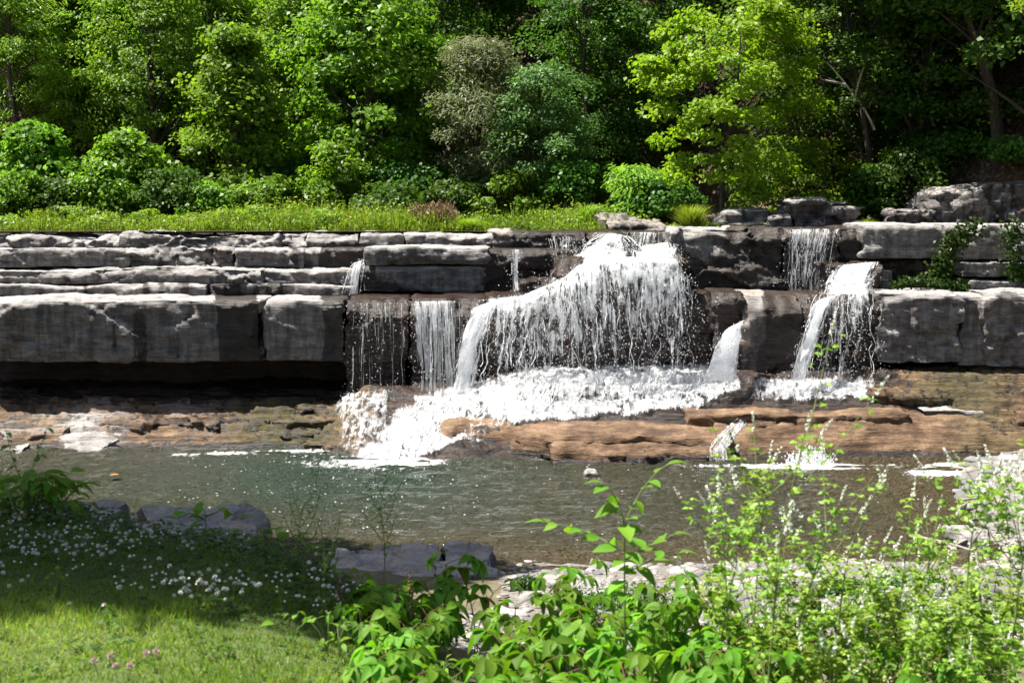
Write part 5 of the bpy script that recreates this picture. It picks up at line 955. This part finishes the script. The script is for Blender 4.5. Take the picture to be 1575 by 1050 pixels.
# ------------------------------------------------------------------ shore stones
def stone_mesh(seed, flat=.4, n=7):
    g = np.random.default_rng(seed); u = np.linspace(0, math.pi, n); v = np.linspace(0, 2 * math.pi, 10)[:-1]
    Uu, Vv = np.meshgrid(u, v, indexing='ij'); d = np.stack([np.sin(Uu) * np.cos(Vv), np.sin(Uu) * np.sin(Vv), np.cos(Uu)], -1); d = np.sign(d) * np.abs(d) ** .75
    sc = 1 + .5 * facets(d * 1.3 + seed * 3.1, seed); V = d * sc[..., None] * np.array([1, .75, flat])
    nu, nv = Uu.shape; i, j = np.meshgrid(np.arange(nu - 1), np.arange(nv), indexing='ij'); Q = np.stack([i * nv + j, (i + 1) * nv + j, (i + 1) * nv + (j + 1) % nv, i * nv + (j + 1) % nv], -1).reshape(-1, 4)
    return V.reshape(-1, 3), Q
SV = [stone_mesh(i, .25 + .06 * (i % 4)) for i in range(10)]; SMESH = [mesh('stone', v, q, STONE, {'var': .0}) for v, q in SV]
g = np.random.default_rng(51); cnt = 0
def shore_ok(x, y):
    z = float(bank_h(x, y)); 
    if z < -.06: return None
    if y < 17.6: return z if beach_mask(np.array([x]), np.array([y]))[0] > .5 else None
    return z
while cnt < 270:
    if cnt < 150: x, y = g.uniform(-1.5, 7.5), g.uniform(10, 17.2)
    else: x, y = g.uniform(5.8, 8.6), g.uniform(17.2, 24.2)
    z = shore_ok(x, y); a, b = PX(np.array([x, y, 0 if z is None else z]))
    if z is None or a > 1590: continue
    s = .05 + .17 * g.random() ** 2.2; o = obj('shore_stone', SMESH[g.integers(0, 10)], None, (x, y, z + s * .12), (g.normal(0, .12), g.normal(0, .12), g.random() * 6.28), (s * (.9 + .5 * g.random()), s, s * (.7 + .5 * g.random())))
    if cnt < 150: tag(o, 'loose flat grey stone on the stony beach below the weeds', 'stone', 'stones on the near beach')
    else: tag(o, 'loose flat grey stone on the gravel bar in the pool', 'stone', 'stones on the gravel bar')
    cnt += 1
mb = MB(); k = 0
while k < 4200:
    if k < 2400: x, y = g.uniform(-1.6, 8.5), g.uniform(9.6, 17.4)
    else: x, y = g.uniform(5.7, 9.5), g.uniform(17.2, 24.6)
    z = shore_ok(x, y); k += 1
    if z is None: continue
    v, q = SV[g.integers(0, 10)]; s = .02 + .05 * g.random() ** 2; mb.add(rotz(v * s, g.random() * 6.28) + np.array([x, y, z + .03]), q, g.random())
tag(obj('pebbles', mb.mesh('pebbles', STONE)), 'small grey pebbles covering beach and gravel bar', 'pebbles', kind='stuff')
def near_rock(label, px, py, Y, wpx, hpx, seed, depth=1.0, **kw):
    c = P(px, py, Y); gz = float(bank_h(c[0], Y)); t = thing('shore_rock', label, 'rock', (c[0], Y, gz)); h = [wpx / 2 / F * Y, depth / 2, max(.12, (c[2] - gz + .25)) / 2]
    V, Q = rounded_block(np.array(c), h, .05, kw.pop('r', .07), kw.pop('facet', .16), .03, .02, seed, fscale=1.6, **kw); V[:, 2] += c[2] - gz - h[2]
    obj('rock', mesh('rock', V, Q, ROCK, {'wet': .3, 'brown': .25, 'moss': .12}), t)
near_rock('dark shaded rock on the bank edge behind the clover', 125, 783, 8.0, 95, 20, 1, .5)
near_rock('long shaded grey ledge rock behind the big leaved seedling', 285, 822, 8.0, 180, 40, 2, .7, taper=.25)
near_rock('small dark rock at the end of the long shaded ledge rock', 205, 800, 8.4, 90, 30, 9, .5)
near_rock('wide flat grey rock at the near water edge in shade', 585, 880, 16.0, 170, 40, 3, 1.6, taper=.18)
near_rock('pale sunlit rock beside the wide flat shore rock', 722, 858, 16.4, 76, 25, 4, .9, taper=.2)
near_rock('small pale rock at the water line below the pale sunlit rock', 700, 872, 15.8, 70, 16, 5, .6)
near_rock('dark rounded rock at the tip of the gravel bar', 1490, 815, 18.3, 42, 25, 6, .4, r=.1)
near_rock('low rock hidden in the mown lawn', 85, 955, 5.75, 22, 8, 7, .08, r=.03, facet=.02)
near_rock('flat pale beach stone among the creeper leaves', 905, 908, 14.0, 90, 20, 8, .6, taper=.1)
# rock breaking the water
rk = thing('pool_rock', 'small pale rock breaking the surface of the pool', 'rock', P(910, 733, 22.9)); block(rk, 898, 923, 724, 738, 22.9, .35, name='rock', r=.15, facet=.1, res=.03, wet=.1)
# driftwood
dw = thing('driftwood', 'bleached forked driftwood lying at the tip of the gravel bar', 'driftwood', P(1450, 838, 18.0)); b0 = np.array(dw.location); mb = MB()
for pts, r0 in ((((1398, 824, 18.2), (1425, 829, 18.1), (1455, 834, 18.0), (1500, 848, 17.8)), .035), (((1440, 832, 18.05), (1465, 842, 17.8), (1480, 852, 17.7)), .028), (((1470, 838, 18.0), (1485, 830, 18.1), (1500, 826, 18.2)), .022)):
    trunk_tube(mb, [P(*q) - b0 for q in pts], r0, r0 * .5, 6, 10)
obj('branch', mb.mesh('branch', WOOD, True), dw)
dw = thing('driftwood', 'thin reddish stick on the upper end of the gravel bar', 'driftwood', P(1495, 768, 20.3)); b0 = np.array(dw.location); mb = MB(); trunk_tube(mb, [P(*q) - b0 for q in ((1470, 769, 20.3), (1495, 767, 20.3), (1520, 763, 20.4))], .03, .015, 5, 8); obj('branch', mb.mesh('branch', WOOD, True), dw)
# dense little bush on the beach
def low_bush(label, px, py, Y, wpx, H, n, seed):
    g = np.random.default_rng(seed); c = P(px, py, Y); gz = float(bank_h(c[0], Y)); t = thing('low_bush', label, 'bush', (c[0], Y, gz)); R = wpx / 2 / F * Y; d = nrm(g.normal(0, 1, (n, 3))); d[:, 2] = np.abs(d[:, 2]); p = d * g.random((n, 1)) ** .4 * np.array([R, R * .7, H]) * (1 + .3 * vnoise(d * 3, seed))[:, None]
    mb = MB(); mb.add(*leaves(p, nrm(d + g.normal(0, .5, (n, 3))), g.normal(0, 1, (n, 3)), .045, .022), np.repeat(g.random(n), 4)); obj('foliage', mb.mesh('foliage', LM['clov']), t); st_ = MB()
    for i in range(8): trunk_tube(st_, [(0, 0, -.03), p[i] * .5, p[i]], .006, .003, 4, 4)
    obj('stem', st_.mesh('stem', STEM), t); return t
low_bush('compact dark green bush on the stony beach', 1290, 900, 14.5, 110, .22, 2600, 1)
low_bush('low spreading green bush near the water on the stony beach', 1410, 903, 15.0, 150, .13, 1600, 2)
low_bush('small dark bush at the water edge behind the creeper leaves', 815, 890, 14.5, 60, .16, 700, 3)
gb = np.random.default_rng(93)
for q in range(16):
    px = 840 + 730 * gb.random(); Yb = 10.2 + 4.5 * gb.random(); zb = float(bank_h((px - 787.5) / F * Yb, Yb)); pyb = float(PX(np.array([(px - 787.5) / F * Yb, Yb, zb]))[1])
    tag(low_bush('low tuft of green weeds growing between the beach stones', px, pyb, Yb, 70 + 60 * gb.random(), .14 + .14 * gb.random(), 500, 40 + q), group='green tufts on the stony beach')
# floating leaf
fl_ = thing('fallen_leaf', 'orange fallen leaf floating on the pool', 'leaf', P(168, 736, 22.75)); mb = MB(); V, Q = blade_leaf(.16, .12, -.3, .3); mb.add(V, Q); obj('blade', mb.mesh('blade', RUST), fl_); fl_.location.z = .04

# ------------------------------------------------------------------ shade tree on the near bank
for x, y, H, R, sd, ln, lab in ((-6.6, 8.35, 10.2, 2.3, 71, .6, 'broad shade tree standing on the bank beside the clover lawn'), (-8.9, 16.9, 10.8, 1.8, 72, 2.4, 'leaning shade tree standing by the pool beyond the clover lawn')):
    t = thing('shade_tree', lab, 'tree', (x, y, float(bank_h(x, y)))); tm, cm = tree_meshes(H, R, 'syc', 170, 17000, sd, low=.70, shape='dome', leafL=.2, leafW=.16, rc=.45, lean=(ln, 0), gap=.3); obj('trunk', tm, t); obj('crown', cm, t)
